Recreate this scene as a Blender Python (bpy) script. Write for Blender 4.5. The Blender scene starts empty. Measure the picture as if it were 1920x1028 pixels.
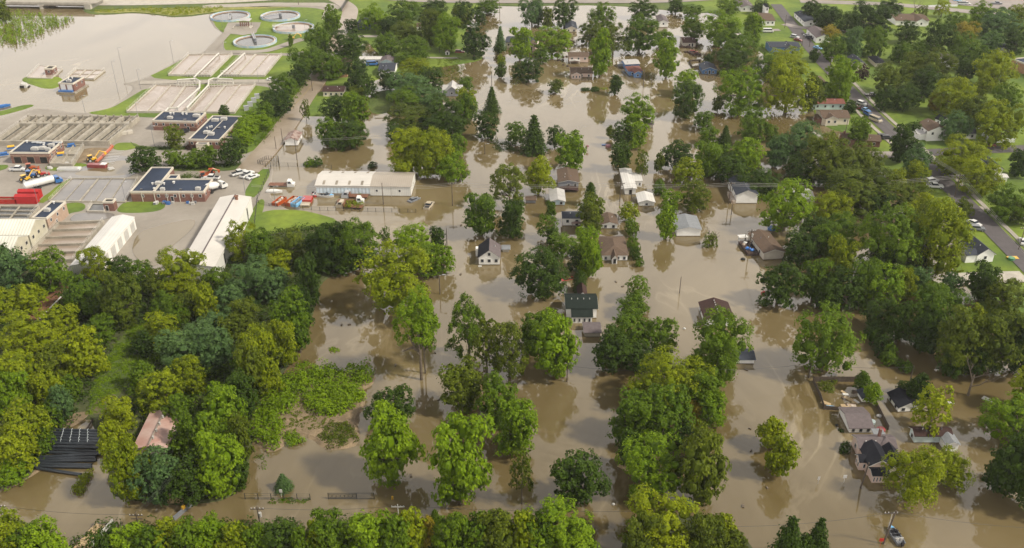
import bpy, bmesh, math, random
import numpy as np
from mathutils import Vector
random.seed(7); RNG = np.random.default_rng(11)
C = bpy.context.scene.collection
SC = bpy.context.scene
R_ = math.radians

# ------------------------------------------------------------------ camera
PITCH = R_(29.7); CAMH = 130.0; FPX = 1712.0
cam = bpy.data.cameras.new("camera"); co = bpy.data.objects.new("camera", cam); C.objects.link(co)
co.location = (0, 0, CAMH); co.rotation_euler = (math.pi/2 - PITCH, 0, 0)
cam.sensor_width = 36; cam.lens = 36*FPX/1920; cam.clip_start = 1; cam.clip_end = 12000
SC.camera = co
# ------------------------------------------------------------------ world and sun
SUN_DIR = Vector((0.76, -0.22, 0.80)).normalized()       # towards the sun
SUN_EL = math.asin(SUN_DIR.z); SUN_AZ = math.atan2(SUN_DIR.x, SUN_DIR.y)
w = bpy.data.worlds.new("World"); SC.world = w; w.use_nodes = True
nt = w.node_tree; bg = nt.nodes["Background"]
sky = nt.nodes.new("ShaderNodeTexSky"); sky.sky_type = 'NISHITA'; sky.sun_disc = False
sky.sun_elevation = SUN_EL; sky.sun_rotation = SUN_AZ; sky.air_density = 1.3; sky.dust_density = 2.0
tc = nt.nodes.new("ShaderNodeTexCoord"); cn = nt.nodes.new("ShaderNodeTexNoise")
mp = nt.nodes.new("ShaderNodeMapping"); mp.inputs['Scale'].default_value = (1, 1, 2.2)
cn.inputs['Scale'].default_value = 1.7; cn.inputs['Detail'].default_value = 5; cn.inputs['Roughness'].default_value = .5
cr = nt.nodes.new("ShaderNodeValToRGB"); cr.color_ramp.elements[0].position = .02; cr.color_ramp.elements[1].position = .34
mx = nt.nodes.new("ShaderNodeMix"); mx.data_type = 'RGBA'
nt.links.new(tc.outputs['Generated'], mp.inputs[0]); nt.links.new(mp.outputs[0], cn.inputs['Vector'])
nt.links.new(cn.outputs['Fac'], cr.inputs[0]); nt.links.new(cr.outputs[0], mx.inputs['Factor'])
nt.links.new(sky.outputs[0], mx.inputs[6]); mx.inputs[7].default_value = (17.0, 15.6, 14.6, 1)   # bright thin cloud
sx = nt.nodes.new("ShaderNodeSeparateXYZ"); nt.links.new(tc.outputs['Generated'], sx.inputs[0])      # cloud brightness raised at low elevations to strengthen the water's reflections
er = nt.nodes.new("ShaderNodeValToRGB"); er.color_ramp.elements[0].position = .05; er.color_ramp.elements[1].position = .85
er.color_ramp.elements[0].color = (40, 38, 36, 1); er.color_ramp.elements[1].color = (4, 4.2, 4.6, 1)
e_ = er.color_ramp.elements.new(.5); e_.color = (35, 33, 31.2, 1)
nt.links.new(sx.outputs[2], er.inputs[0]); nt.links.new(er.outputs[0], mx.inputs[7])
nt.links.new(mx.outputs[2], bg.inputs[0]); bg.inputs[1].default_value = 0.05
sl = bpy.data.lights.new("sun", 'SUN'); so = bpy.data.objects.new("sun", sl); C.objects.link(so)
sl.energy = 5.0; sl.angle = R_(5.0); sl.color = (1.0, .92, .77)
so.rotation_euler = (-SUN_DIR).to_track_quat('-Z', 'Y').to_euler()
SC.view_settings.view_transform = 'Standard'; SC.view_settings.look = 'None'
SC.view_settings.exposure = -0.06; SC.view_settings.gamma = 1.0
SC.cycles.max_bounces = 6; SC.cycles.diffuse_bounces = 3; SC.cycles.glossy_bounces = 3
SC.cycles.transmission_bounces = 2; SC.cycles.volume_bounces = 0; SC.cycles.sample_clamp_indirect = 6

# ------------------------------------------------------------------ pixel to ground
def G(px, py, z=0.0):
    a = (px-960)/FPX; b = (514-py)/FPX
    sp, cp = math.sin(PITCH), math.cos(PITCH)
    d = Vector((a, cp + b*sp, -sp + b*cp)); t = (z-CAMH)/d.z
    return Vector((0, 0, CAMH)) + d*t
def scale_at(py, z=0.0):        # photo pixels per metre across, at the place seen at row py
    p = G(960, py, z); sp, cp = math.sin(PITCH), math.cos(PITCH)
    return FPX/(p.y*cp + (CAMH-z)*sp)
def proj(p):
    sp, cp = math.sin(PITCH), math.cos(PITCH)
    x, y, z = p[0], p[1], p[2]-CAMH
    zc = y*cp - z*sp; u = y*sp + z*cp
    return 960+FPX*x/zc, 514-FPX*u/zc
CR = dict(A=(0,0,4.), B=(0,200,5.14), C=(240,200,5.14), D=(0,340,3.426), E=(480,240,3.954), F=(380,0,4.), G=(860,0,4.895),
    H=(1200,0,4.895), I=(1540,0,4.895), J=(860,200,4.895), K=(1200,200,4.895), L=(1540,200,4.895), M=(840,380,3.955),
    N=(1200,380,3.955), O=(1540,380,3.953), P=(0,600,2.402), Q=(440,600,2.402), R=(860,600,2.402), S=(1300,600,3.4275),
    T=(1500,650,2.719), U=(560,0,5.333), V=(560,160,5.333), X=(0,860,3.2), Z=(0,0,1.))
def c2(k, p): x0, y0, s = CR[k]; return (x0+p[0]/s, y0+p[1]/s)

# ------------------------------------------------------------------ materials
MATS = {}
def mat(name, col, rough=.8, var=.18, scale=.6, col2=None, bump=0., rib=0., ribw=1., metal=0., spec=.5, fine=0., axis='X', obj=True):
    if name in MATS: return MATS[name]
    m = bpy.data.materials.new(name); m.use_nodes = True; t = m.node_tree; b = t.nodes["Principled BSDF"]
    b.inputs['Roughness'].default_value = rough; b.inputs['Metallic'].default_value = metal
    b.inputs['Specular IOR Level'].default_value = spec
    tx = t.nodes.new("ShaderNodeTexCoord"); vec = tx.outputs['Object']
    geo = t.nodes.new("ShaderNodeNewGeometry")
    n = t.nodes.new("ShaderNodeTexNoise"); n.inputs['Scale'].default_value = scale; n.inputs['Detail'].default_value = 6
    t.links.new(geo.outputs['Position'], n.inputs['Vector'])
    r = t.nodes.new("ShaderNodeValToRGB"); r.color_ramp.elements[0].position = .32; r.color_ramp.elements[1].position = .68
    a = [max(0, c*(1-var)) for c in col]; d = col2 if col2 else [min(1, c*(1+var)) for c in col]
    if col2: a = list(col)
    r.color_ramp.elements[0].color = (*a, 1); r.color_ramp.elements[1].color = (*d, 1)
    t.links.new(n.outputs['Fac'], r.inputs[0]); out = r.outputs[0]
    if fine:
        n2 = t.nodes.new("ShaderNodeTexNoise"); n2.inputs['Scale'].default_value = scale*9; n2.inputs['Detail'].default_value = 3
        t.links.new(geo.outputs['Position'], n2.inputs['Vector'])
        mr = t.nodes.new("ShaderNodeMapRange"); mr.inputs[1].default_value = .3; mr.inputs[2].default_value = .7
        mr.inputs[3].default_value = 1-fine; mr.inputs[4].default_value = 1+fine; t.links.new(n2.outputs['Fac'], mr.inputs[0])
        mm = t.nodes.new("ShaderNodeVectorMath"); mm.operation = 'SCALE'; t.links.new(out, mm.inputs[0]); t.links.new(mr.outputs[0], mm.inputs['Scale']); out = mm.outputs[0]
    if rib:
        wv = t.nodes.new("ShaderNodeTexWave"); wv.inputs['Scale'].default_value = 1/ribw*.314; wv.bands_direction = axis
        wv.inputs['Distortion'].default_value = 0; t.links.new(vec, wv.inputs['Vector'])
        mr = t.nodes.new("ShaderNodeMapRange"); mr.inputs[3].default_value = 1-rib; mr.inputs[4].default_value = 1+rib*.3; mr.inputs[2].default_value = .5
        t.links.new(wv.outputs['Fac'], mr.inputs[0])
        mm = t.nodes.new("ShaderNodeVectorMath"); mm.operation = 'SCALE'; t.links.new(out, mm.inputs[0]); t.links.new(mr.outputs[0], mm.inputs['Scale']); out = mm.outputs[0]
    t.links.new(out, b.inputs['Base Color'])
    if bump:
        bn = t.nodes.new("ShaderNodeTexNoise"); bn.inputs['Scale'].default_value = scale*6; t.links.new(geo.outputs['Position'], bn.inputs['Vector'])
        bp = t.nodes.new("ShaderNodeBump"); bp.inputs['Strength'].default_value = bump; bp.inputs['Distance'].default_value = .1
        t.links.new(bn.outputs['Fac'], bp.inputs['Height']); t.links.new(bp.outputs[0], b.inputs['Normal'])
    MATS[name] = m; return m
W = {}
def defm():
    W['white'] = mat('white_siding', (.76,.75,.73), .6, .06, .5, fine=.05)
    W['cream'] = mat('cream_siding', (.60,.54,.44), .7, .07, .5, fine=.05)
    W['pink'] = mat('pinkish_siding', (.55,.42,.36), .7, .08, .5)
    W['tan'] = mat('tan_metal_wall', (.40,.375,.29), .6, .12, .4, rib=.12, ribw=.5)
    W['greyw'] = mat('grey_siding', (.22,.23,.26), .7, .1, .5)
    W['beige'] = mat('beige_siding', (.46,.42,.36), .7, .08, .5)
    W['bluew'] = mat('blue_siding', (.10,.20,.40), .7, .1, .6)
    W['navyw'] = mat('navy_siding', (.04,.07,.13), .7, .1, .6)
    W['deepblue'] = mat('deep_blue_siding', (.05,.13,.28), .7, .1, .6)
    W['teal'] = mat('pale_teal_siding', (.46,.55,.55), .7, .1, .6)
    W['pblue'] = mat('pale_blue_siding', (.40,.50,.56), .7, .1, .6)
    W['brick'] = mat('red_brown_brick', (.165,.080,.062), .85, .15, 1.2, fine=.15)
    W['bricklight'] = mat('light_brick_band', (.33,.235,.175), .85, .1, 1.2)
    W['orangeb'] = mat('orange_brown_wall', (.36,.2,.12), .85, .15, 1.2)
    W['mwhite'] = mat('white_metal_wall', (.62,.61,.58), .55, .05, .3, rib=.1, ribw=.6)
    W['conc'] = mat('weathered_concrete', (.29,.262,.215), .9, .22, .35, fine=.15)
    W['conc2'] = mat('pale_concrete', (.39,.36,.31), .9, .15, .35, fine=.1)
    W['concd'] = mat('stained_concrete', (.24,.21,.17), .9, .3, .5, fine=.15)
    R = {}
    R['slate'] = mat('slate_shingles', (.046,.052,.068), .85, .14, 1.5, spec=.12, fine=.18)
    R['black'] = mat('black_shingles', (.016,.017,.023), .85, .15, 1.5, spec=.12, fine=.18)
    R['navy'] = mat('navy_membrane_roof', (.022,.033,.060), .7, .25, .12, fine=.12, spec=.2)
    R['brown'] = mat('brown_shingles', (.110,.078,.058), .9, .12, 1.5, spec=.12, fine=.2)
    R['dbrown'] = mat('dark_brown_shingles', (.050,.029,.026), .9, .15, 1.5, spec=.12, fine=.18)
    R['mauve'] = mat('mauve_grey_shingles', (.125,.105,.108), .9, .12, 1.5, spec=.12, fine=.15)
    R['green'] = mat('dark_green_shingles', (.015,.022,.019), .85, .15, 1.5, spec=.12, fine=.15)
    R['grey'] = mat('grey_shingles', (.20,.21,.225), .85, .1, 1.2, spec=.12, fine=.12)
    R['lgrey'] = mat('light_grey_shingles', (.40,.39,.38), .85, .1, 1.2, spec=.12, fine=.12)
    R['red'] = mat('faded_red_roof', (.16,.055,.04), .8, .2, 1.2)
    R['rust'] = mat('rusty_tin_roof', (.12,.05,.035), .7, .2, .8, col2=(.34,.27,.24))
    R['salmon'] = mat('faded_red_metal_roof', (.36,.20,.165), .6, .2, .25, col2=(.46,.34,.30), rib=.08, ribw=.5, axis='Y')
    R['white'] = mat('white_metal_roof', (.50,.475,.44), .5, .07, .15, rib=.09, ribw=.8, axis='Y')
    R['white2'] = mat('chalky_white_roof', (.52,.505,.48), .55, .06, .2, rib=.08, ribw=.9)
    R['beigem'] = mat('beige_metal_roof', (.33,.29,.245), .6, .07, .2, rib=.06, ribw=.7)
    R['corr'] = mat('pale_corrugated_roof', (.58,.57,.50), .5, .1, .2, rib=.22, ribw=.9)
    R['wood'] = mat('bare_wood', (.42,.31,.18), .9, .2, 2, rib=.3, ribw=.25)
    for k, v in R.items(): W['r_'+k] = v
    W['glass'] = mat('window_glass', (.03,.035,.045), .08, .2, 1)
    W['trim'] = mat('white_trim', (.56,.55,.53), .6, .04, 1)
    W['wtrim'] = mat('cream_coping', (.50,.46,.39), .7, .06, 1)
    W['dark'] = mat('dark_opening', (.015,.014,.013), .9, .1, 1)
    W['metal'] = mat('galvanised_metal', (.42,.43,.44), .45, .12, 1, metal=.3)
    W['hvac'] = mat('light_grey_unit', (.40,.39,.37), .6, .1, 1)
    W['rail'] = mat('pale_railing', (.52,.50,.46), .6, .1, 1)
    W['pole'] = mat('weathered_pole_wood', (.085,.065,.05), .9, .2, 2)
    W['wire'] = mat('cable_sheath', (.03,.03,.03), .6, .1, 1)
    W['lwire'] = mat('aluminium_cable', (.30,.29,.27), .6, .1, 1)
    W['stain'] = mat('waterline_mud_stain', (.13,.10,.065), .7, .3, .8)
    W['black'] = mat('black_rubber', (.02,.02,.02), .85, .1, 2)
    W['pipe'] = mat('black_plastic_pipe', (.022,.027,.035), .35, .15, 2)
    W['strap'] = mat('pale_strapping', (.5,.55,.58), .6, .1, 2)
    W['timber'] = mat('dark_fence_timber', (.075,.055,.04), .9, .25, 2, fine=.2)
    W['chain'] = mat('dark_fence_steel', (.035,.033,.03), .6, .2, 2)
    W['pvinyl'] = mat('white_fence_vinyl', (.62,.63,.63), .6, .05, 1)
    def paint(n, c, r=.28): W[n] = mat(n+'_paint', c, r, .05, 1, spec=.6)
    paint('cwhite', (.58,.58,.57)); paint('cred', (.34,.02,.015)); paint('cblue', (.03,.12,.34)); paint('cblack', (.02,.02,.025))
    paint('csilver', (.42,.43,.45)); paint('cgrey', (.16,.17,.19)); paint('corange', (.36,.07,.015)); paint('cyellow', (.65,.38,.03))
    paint('cmaroon', (.20,.03,.03)); paint('ctan', (.42,.36,.27)); paint('cteal', (.05,.28,.32)); paint('cgreen', (.05,.20,.09)); paint('clblue', (.18,.42,.68))
    paint('cpink', (.35,.14,.17)); W['tarp'] = mat('red_tarp', (.36,.012,.014), .6, .08, .8)
    W['btarp'] = mat('blue_tarp', (.03,.16,.50), .5, .1, .8)
    W['debris'] = mat('mixed_debris', (.25,.18,.13), .9, .3, 1.2, col2=(.5,.44,.38))
    W['rustm'] = mat('rusty_steel', (.16,.07,.04), .8, .3, 1.5)
    W['bwall'] = mat('blue_stained_concrete', (.22,.36,.52), .8, .15, .5, col2=(.5,.52,.5))
    W['bark'] = mat('grey_brown_bark', (.12,.095,.07), .95, .25, 2, fine=.2)
    W['asph'] = mat('dark_asphalt', (.085,.075,.078), .9, .15, .15, fine=.08)
    W['asphl'] = mat('light_worn_asphalt', (.25,.22,.205), .9, .12, .1, fine=.06)
    W['pave'] = mat('worn_yard_pavement', (.215,.190,.160), .75, .12, .06, col2=(.285,.256,.220), fine=.06)
    W['wetpave'] = mat('wet_yard_pavement', (.12,.115,.115), .22, .12, .08, col2=(.2,.185,.17), fine=.05)
    W['walk'] = mat('concrete_walk', (.31,.28,.24), .9, .1, .5)
    W['dirt'] = mat('bare_earth', (.19,.14,.085), .95, .25, .35, fine=.2)
    W['mud'] = mat('wet_mud_road', (.21,.165,.115), .4, .18, .08, col2=(.30,.245,.19), fine=.06)
    W['debrisd'] = mat('dark_scrap_heap', (.05,.03,.025), .95, .3, .6, fine=.3)
    W['lawn'] = mat('mown_grass', (.060,.110,.008), .95, .2, .05, col2=(.150,.205,.014), fine=.16, bump=.4)
    W['meadow'] = mat('rough_grass', (.045,.075,.010), .95, .2, .12, col2=(.095,.125,.02), fine=.25, bump=.6)
    W['floor'] = mat('woodland_floor', (.035,.045,.014), .95, .25, .15, col2=(.075,.085,.025), fine=.3, bump=.6)
    W['paintw'] = mat('road_marking_paint', (.6,.6,.57), .8, .1, 1)
    W['painty'] = mat('yellow_marking_paint', (.34,.27,.09), .8, .1, 1)
defm()
def water_mat(name, c1, c2, rough=.07, spec=.7, bump=.02):
    m = bpy.data.materials.new(name); m.use_nodes = True; t = m.node_tree; b = t.nodes["Principled BSDF"]
    g = t.nodes.new("ShaderNodeNewGeometry")
    mpn = t.nodes.new("ShaderNodeMapping"); mpn.inputs['Scale'].default_value = (1, .45, 1); t.links.new(g.outputs['Position'], mpn.inputs[0])
    n = t.nodes.new("ShaderNodeTexNoise"); n.inputs['Scale'].default_value = .022; n.inputs['Detail'].default_value = 9; n.inputs['Distortion'].default_value = 1.6
    n.inputs['Roughness'].default_value = .55; t.links.new(mpn.outputs[0], n.inputs['Vector'])
    r = t.nodes.new("ShaderNodeValToRGB"); r.color_ramp.elements[0].position = .38; r.color_ramp.elements[1].position = .64
    r.color_ramp.elements[0].color = (*c1, 1); r.color_ramp.elements[1].color = (*c2, 1)
    t.links.new(n.outputs['Fac'], r.inputs[0])
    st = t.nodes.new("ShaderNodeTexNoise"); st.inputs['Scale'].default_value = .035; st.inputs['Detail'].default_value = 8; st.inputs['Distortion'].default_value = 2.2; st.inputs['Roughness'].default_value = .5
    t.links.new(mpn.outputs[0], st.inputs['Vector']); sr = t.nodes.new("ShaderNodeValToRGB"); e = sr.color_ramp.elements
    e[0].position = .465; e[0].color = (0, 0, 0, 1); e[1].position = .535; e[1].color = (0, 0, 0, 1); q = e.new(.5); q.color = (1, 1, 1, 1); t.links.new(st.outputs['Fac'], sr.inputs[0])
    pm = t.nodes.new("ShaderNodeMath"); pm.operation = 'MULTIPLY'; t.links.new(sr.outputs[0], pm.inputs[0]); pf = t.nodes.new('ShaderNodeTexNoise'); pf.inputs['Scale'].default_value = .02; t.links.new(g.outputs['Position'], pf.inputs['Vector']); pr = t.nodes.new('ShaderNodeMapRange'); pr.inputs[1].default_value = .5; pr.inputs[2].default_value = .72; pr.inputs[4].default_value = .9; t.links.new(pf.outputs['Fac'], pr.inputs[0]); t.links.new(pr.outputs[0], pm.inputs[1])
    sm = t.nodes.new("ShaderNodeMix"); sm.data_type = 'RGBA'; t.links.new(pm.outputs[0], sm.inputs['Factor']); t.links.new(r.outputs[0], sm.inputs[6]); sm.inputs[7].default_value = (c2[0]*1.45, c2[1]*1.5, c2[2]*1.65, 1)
    t.links.new(sm.outputs[2], b.inputs['Base Color'])
    n3 = t.nodes.new("ShaderNodeTexNoise"); n3.inputs['Scale'].default_value = .05; n3.inputs['Detail'].default_value = 4; n3.inputs['Distortion'].default_value = .8
    t.links.new(g.outputs['Position'], n3.inputs['Vector'])
    mr = t.nodes.new("ShaderNodeMapRange"); mr.inputs[1].default_value = .35; mr.inputs[2].default_value = .65; mr.inputs[3].default_value = rough*.4; mr.inputs[4].default_value = rough*3
    t.links.new(n3.outputs['Fac'], mr.inputs[0]); t.links.new(mr.outputs[0], b.inputs['Roughness'])
    b.inputs['IOR'].default_value = 1.45; b.inputs['Specular IOR Level'].default_value = spec
    n2 = t.nodes.new("ShaderNodeTexNoise"); n2.inputs['Scale'].default_value = .9; n2.inputs['Detail'].default_value = 3
    t.links.new(g.outputs['Position'], n2.inputs['Vector'])
    bp = t.nodes.new("ShaderNodeBump"); bp.inputs['Strength'].default_value = 1; bp.inputs['Distance'].default_value = bump
    t.links.new(n2.outputs['Fac'], bp.inputs['Height']); t.links.new(bp.outputs[0], b.inputs['Normal'])
    MATS[name] = m; return m
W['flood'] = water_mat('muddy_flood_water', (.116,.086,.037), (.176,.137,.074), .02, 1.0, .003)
W['tankw'] = water_mat('tank_water', (.24,.19,.15), (.33,.27,.22), .12, .6)
W['dtank'] = water_mat('dark_tank_water', (.045,.047,.045), (.075,.075,.07), .1, .6)

# ------------------------------------------------------------------ object helpers
def setp(o, label=None, cat=None, group=None, kind=None):
    if label: o['label'] = label
    if cat: o['category'] = cat
    if group: o['group'] = group
    if kind: o['kind'] = kind
    return o
def thing(name, loc, rz=0, label=None, cat=None, group=None):
    o = bpy.data.objects.new(name, None); C.objects.link(o); o.location = loc; o.rotation_euler = (0, 0, rz)
    o.empty_display_size = .5
    return setp(o, label, cat, group)
class MB:
    def __init__(s): s.v = []; s.f = []
    def box(s, x0, y0, z0, x1, y1, z1):
        n = len(s.v); s.v += [(x0,y0,z0),(x1,y0,z0),(x1,y1,z0),(x0,y1,z0),(x0,y0,z1),(x1,y0,z1),(x1,y1,z1),(x0,y1,z1)]
        s.f += [tuple(n+i for i in q) for q in ((3,2,1,0),(4,5,6,7),(0,1,5,4),(1,2,6,5),(2,3,7,6),(3,0,4,7))]; return s
    def prism(s, poly, axis, a, b):     # poly in the two other axes; axis 'x': (y,z), 'y': (x,z), 'z': (x,y)
        n = len(s.v); k = len(poly)
        for c in (a, b):
            for p in poly:
                s.v.append((c, p[0], p[1]) if axis == 'x' else (p[0], c, p[1]) if axis == 'y' else (p[0], p[1], c))
        s.f.append(tuple(n+i for i in range(k))[::-1]); s.f.append(tuple(n+k+i for i in range(k)))
        for i in range(k): j = (i+1) % k; s.f.append((n+i, n+j, n+k+j, n+k+i))
        return s
    def tube(s, pts, r, m=6):
        pts = [Vector(p) for p in pts]; rr = r if isinstance(r, (list, tuple)) else [r]*len(pts); n0 = len(s.v)
        for i, p in enumerate(pts):
            d = (pts[min(i+1, len(pts)-1)]-pts[max(i-1, 0)]).normalized()
            a = d.cross(Vector((0, 0, 1)) if abs(d.z) < .9 else Vector((1, 0, 0))).normalized(); b = d.cross(a)
            for k in range(m):
                t = 2*math.pi*k/m; s.v.append(tuple(p + (a*math.cos(t)+b*math.sin(t))*rr[i]))
        for i in range(len(pts)-1):
            for k in range(m):
                a0 = n0+i*m+k; b0 = n0+i*m+(k+1) % m; s.f.append((a0, b0, b0+m, a0+m))
        s.f.append(tuple(n0+k for k in range(m))[::-1]); s.f.append(tuple(n0+(len(pts)-1)*m+k for k in range(m)))
        return s
    def lathe(s, prof, m=32, cx=0, cy=0):   # closed profile ring (r,z)
        n0 = len(s.v); k = len(prof)
        for i in range(m):
            t = 2*math.pi*i/m
            for r, z in prof: s.v.append((cx+r*math.cos(t), cy+r*math.sin(t), z))
        for i in range(m):
            for j in range(k):
                a = n0+i*k+j; b = n0+i*k+(j+1) % k; c = n0+((i+1) % m)*k+(j+1) % k; d = n0+((i+1) % m)*k+j
                s.f.append((a, d, c, b))
        return s
    def blob(s, cx, cy, cz, rx, ry, rz, n=8, seed=0, jit=.12):
        rd = random.Random(seed); n0 = len(s.v); rings = n//2+1
        s.v.append((cx, cy, cz-rz))
        for i in range(1, rings):
            ph = math.pi*i/rings - math.pi/2
            for k in range(n):
                t = 2*math.pi*k/n; q = 1+rd.uniform(-jit, jit)
                s.v.append((cx+rx*q*math.cos(ph)*math.cos(t), cy+ry*q*math.cos(ph)*math.sin(t), cz+rz*q*math.sin(ph)))
        s.v.append((cx, cy, cz+rz)); top = len(s.v)-1
        for k in range(n):
            s.f.append((n0, n0+1+(k+1) % n, n0+1+k)); s.f.append((top, top-n+k, top-n+(k+1) % n))
        for i in range(rings-2):
            for k in range(n):
                a = n0+1+i*n+k; b = n0+1+i*n+(k+1) % n; s.f.append((a, b, b+n, a+n))
        return s
    def build(s, name, m, parent=None, loc=(0,0,0), rz=0, smooth=False):
        me = bpy.data.meshes.new(name); me.from_pydata(s.v, [], s.f); me.materials.append(m)
        if smooth: me.polygons.foreach_set('use_smooth', [True]*len(me.polygons))
        o = bpy.data.objects.new(name, me); C.objects.link(o); o.location = loc; o.rotation_euler = (0, 0, rz)
        if parent: o.parent = parent
        return o
def copy_tree(o, parent=None):
    c = o.copy(); C.objects.link(c); c.parent = parent
    for ch in o.children: copy_tree(ch, c)
    return c
def chaikin(p, n=2):
    for _ in range(n):
        q = []
        for i in range(len(p)):
            a, b = p[i], p[(i+1) % len(p)]; q += [a*.75+b*.25, a*.25+b*.75]
        p = q
    return p
def densify(p, step, jit):
    q = []
    for i in range(len(p)):
        a, b = p[i], p[(i+1) % len(p)]; L = (b-a).length; k = max(1, int(L/step))
        for j in range(k):
            t = a.lerp(b, j/k)
            q.append(t+Vector((random.uniform(-jit, jit), random.uniform(-jit, jit), 0)) if j else t.copy())
    return q
def area2(p): return sum(p[i].x*p[(i+1) % len(p)].y - p[(i+1) % len(p)].x*p[i].y for i in range(len(p)))
def sheet(name, px, m, z=.25, skirt=1.2, smooth=2, jit=0., kind='structure', crop='Z', world=None):
    p = [G(*c2(crop, q), z) for q in px] if world is None else world
    if area2(p) < 0: p = p[::-1]
    if smooth: p = chaikin(p, smooth)
    if jit: p = densify(p, 3.0, jit)
    for q in p: q.z = z
    bm = bmesh.new(); vs = [bm.verts.new(q) for q in p]
    es = [bm.edges.new((vs[i], vs[(i+1) % len(vs)])) for i in range(len(vs))]
    bmesh.ops.triangle_fill(bm, edges=es, use_beauty=True, use_dissolve=False)
    for f in bm.faces:
        if f.normal.z < 0: f.normal_flip()
    if skirt:
        n = len(p); out = []
        for i in range(n):
            d = (p[(i+1) % n]-p[i-1]).normalized(); nn = Vector((d.y, -d.x, 0))*skirt*random.uniform(.7, 1.3)
            out.append(bm.verts.new(p[i]+nn+Vector((0, 0, -z-.22))))
        for i in range(n):
            j = (i+1) % n
            try: bm.faces.new((vs[i], out[i], out[j], vs[j]))
            except ValueError: pass
    me = bpy.data.meshes.new(name); bm.to_mesh(me); bm.free(); me.materials.append(m)
    o = bpy.data.objects.new(name, me); C.objects.link(o)
    if kind: o['kind'] = kind
    return o
def ribbon(name, pts, width, m, z, kind='structure', crop='Z', off=0., thick=0.):
    c = [G(*c2(crop, q), z) for q in pts]; c2_ = []
    for i in range(len(c)-1):
        for k in range(6): c2_.append(c[i].lerp(c[i+1], k/6))
    c2_.append(c[-1])
    for _ in range(6): c2_ = [c2_[0]]+[(c2_[i-1]+c2_[i]*2+c2_[i+1])/4 for i in range(1, len(c2_)-1)]+[c2_[-1]]
    b = MB(); n = len(c2_)
    for i, p in enumerate(c2_):
        d = (c2_[min(i+1, n-1)]-c2_[max(i-1, 0)]).normalized(); r = Vector((d.y, -d.x, 0))
        for s in (-1, 1): b.v.append(tuple(p+r*(off+s*width/2)))
    b.f = [(2*i, 2*i+1, 2*i+3, 2*i+2) for i in range(n-1)]
    if thick:
        k = len(b.v); b.v += [(x, y, q-thick) for x, y, q in b.v]
        b.f += [(k+2*i+2, k+2*i+3, k+2*i+1, k+2*i) for i in range(n-1)]
        for i in range(n-1): b.f += [(2*i+2, k+2*i+2, k+2*i, 2*i), (2*i+1, k+2*i+1, k+2*i+3, 2*i+3)]
        b.f += [(0, k, k+1, 1), (2*n-1, k+2*n-1, k+2*n-2, 2*n-2)]
    o = b.build(name, m)
    if kind: o['kind'] = kind
    return o
def inpoly(x, y, P):
    r = False; j = len(P)-1
    for i in range(len(P)):
        if (P[i][1] > y) != (P[j][1] > y) and x < (P[j][0]-P[i][0])*(y-P[i][1])/(P[j][1]-P[i][1])+P[i][0]: r = not r
        j = i
    return r
def scatter_px(P, n, crop='Z'):       # points evenly spread over the ground inside an outline
    Q = [G(*c2(crop, q)) for q in P]; xs = [q.x for q in Q]; ys = [q.y for q in Q]; QQ = [(q.x, q.y) for q in Q]; out = []; k = 0
    while len(out) < n and k < n*60:
        k += 1; x = random.uniform(min(xs), max(xs)); y = random.uniform(min(ys), max(ys))
        if inpoly(x, y, QQ): out.append((x, y))
    return out
# landmarks for labels: (px, py, phrase)
LM = [(77,850,'the black pipe stack'),(287,805,'the salmon-roofed hall'),(590,770,'the weedy dirt island'),(660,930,'the black steel gate'),
 (200,1005,'the timber deck'),(1677,1005,'the moored motorboat'),(917,475,'the black-and-grey-roofed house'),(1153,465,'the brown-roofed bungalow'),
 (1092,585,'the green-roofed house'),(1345,580,'the dark brown roof'),(1400,668,'the half-hidden garage'),(1290,425,'the grey-roofed garage'),
 (1440,460,'the tarp-strewn porch'),(1395,355,'the white gable end'),(1183,340,'the white trailer home'),(1210,374,'the white carport'),
 (1064,335,'the grey-sided house'),(685,345,'the long warehouse'),(548,262,'the rusty-roofed shed'),(420,430,'the long white building'),
 (200,450,'the white garage row'),(320,350,'the L-shaped brick building'),(400,245,'the slanted navy roof'),(330,228,'the wide brick building'),
 (65,285,'the open-bay brick building'),(478,77,'the nearest round tank'),(545,53,'the right-hand round tank'),(430,32,'the leftmost round tank'),
 (132,160,'the white pump house'),(80,133,'the brick island hut'),(120,45,'the road bridge'),(1090,135,'the pink bungalow'),(1187,130,'the blue red-roofed house'),
 (1070,50,'the far white cottage'),(1327,128,'the small blue house'),(1290,82,'the debris-ringed house'),(1243,45,'the white gabled cottage'),
 (1475,86,'the long blue house'),(1510,35,'the slate-roofed ranch'),(1440,38,'the little steeple'),(1565,220,'the cream hillside house'),
 (1740,240,'the white two-storey house'),(1835,470,'the white corner house'),(1645,258,'the brown roadside house'),(1613,118,'the slate cottage'),
 (1725,35,'the rambling brown-roofed house'),(1880,85,'the slate garage'),(1855,310,'the slate roadside roof'),(1605,785,'the flooded long garage'),
 (1640,850,'the black-roofed house'),(1695,752,'the white flooded garage'),(1750,825,'the two-tone roof'),(1617,745,'the tipped white shed'),
 (725,125,'the white cottage'),(640,130,'the orange-brown house'),(625,168,'the purple-roofed ranch'),(850,165,'the grey gabled house'),
 (680,40,'the navy house'),(790,48,'the small roadside garage'),(838,95,'the red-doored shed'),(950,80,'the tree-hidden house'),
 (1400,80,'the wooded bank'),(5,560,'the left edge'),(1915,640,'the right edge'),(10,1000,'the lower left corner'),(960,1010,'the bottom edge'),
 (1480,1000,'the bottom spruces'),(1468,850,'the lone cone tree'),(1085,890,'the lone dark dome'),(1555,640,'the big lone maple'),
 (250,680,'the grassy clearing'),(85,575,'the rusty pipe bridge'),(130,430,'the ridged settling tank'),(1820,690,'the dark right woods'),(1720,430,'the willow row')]
USED = {}
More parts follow.
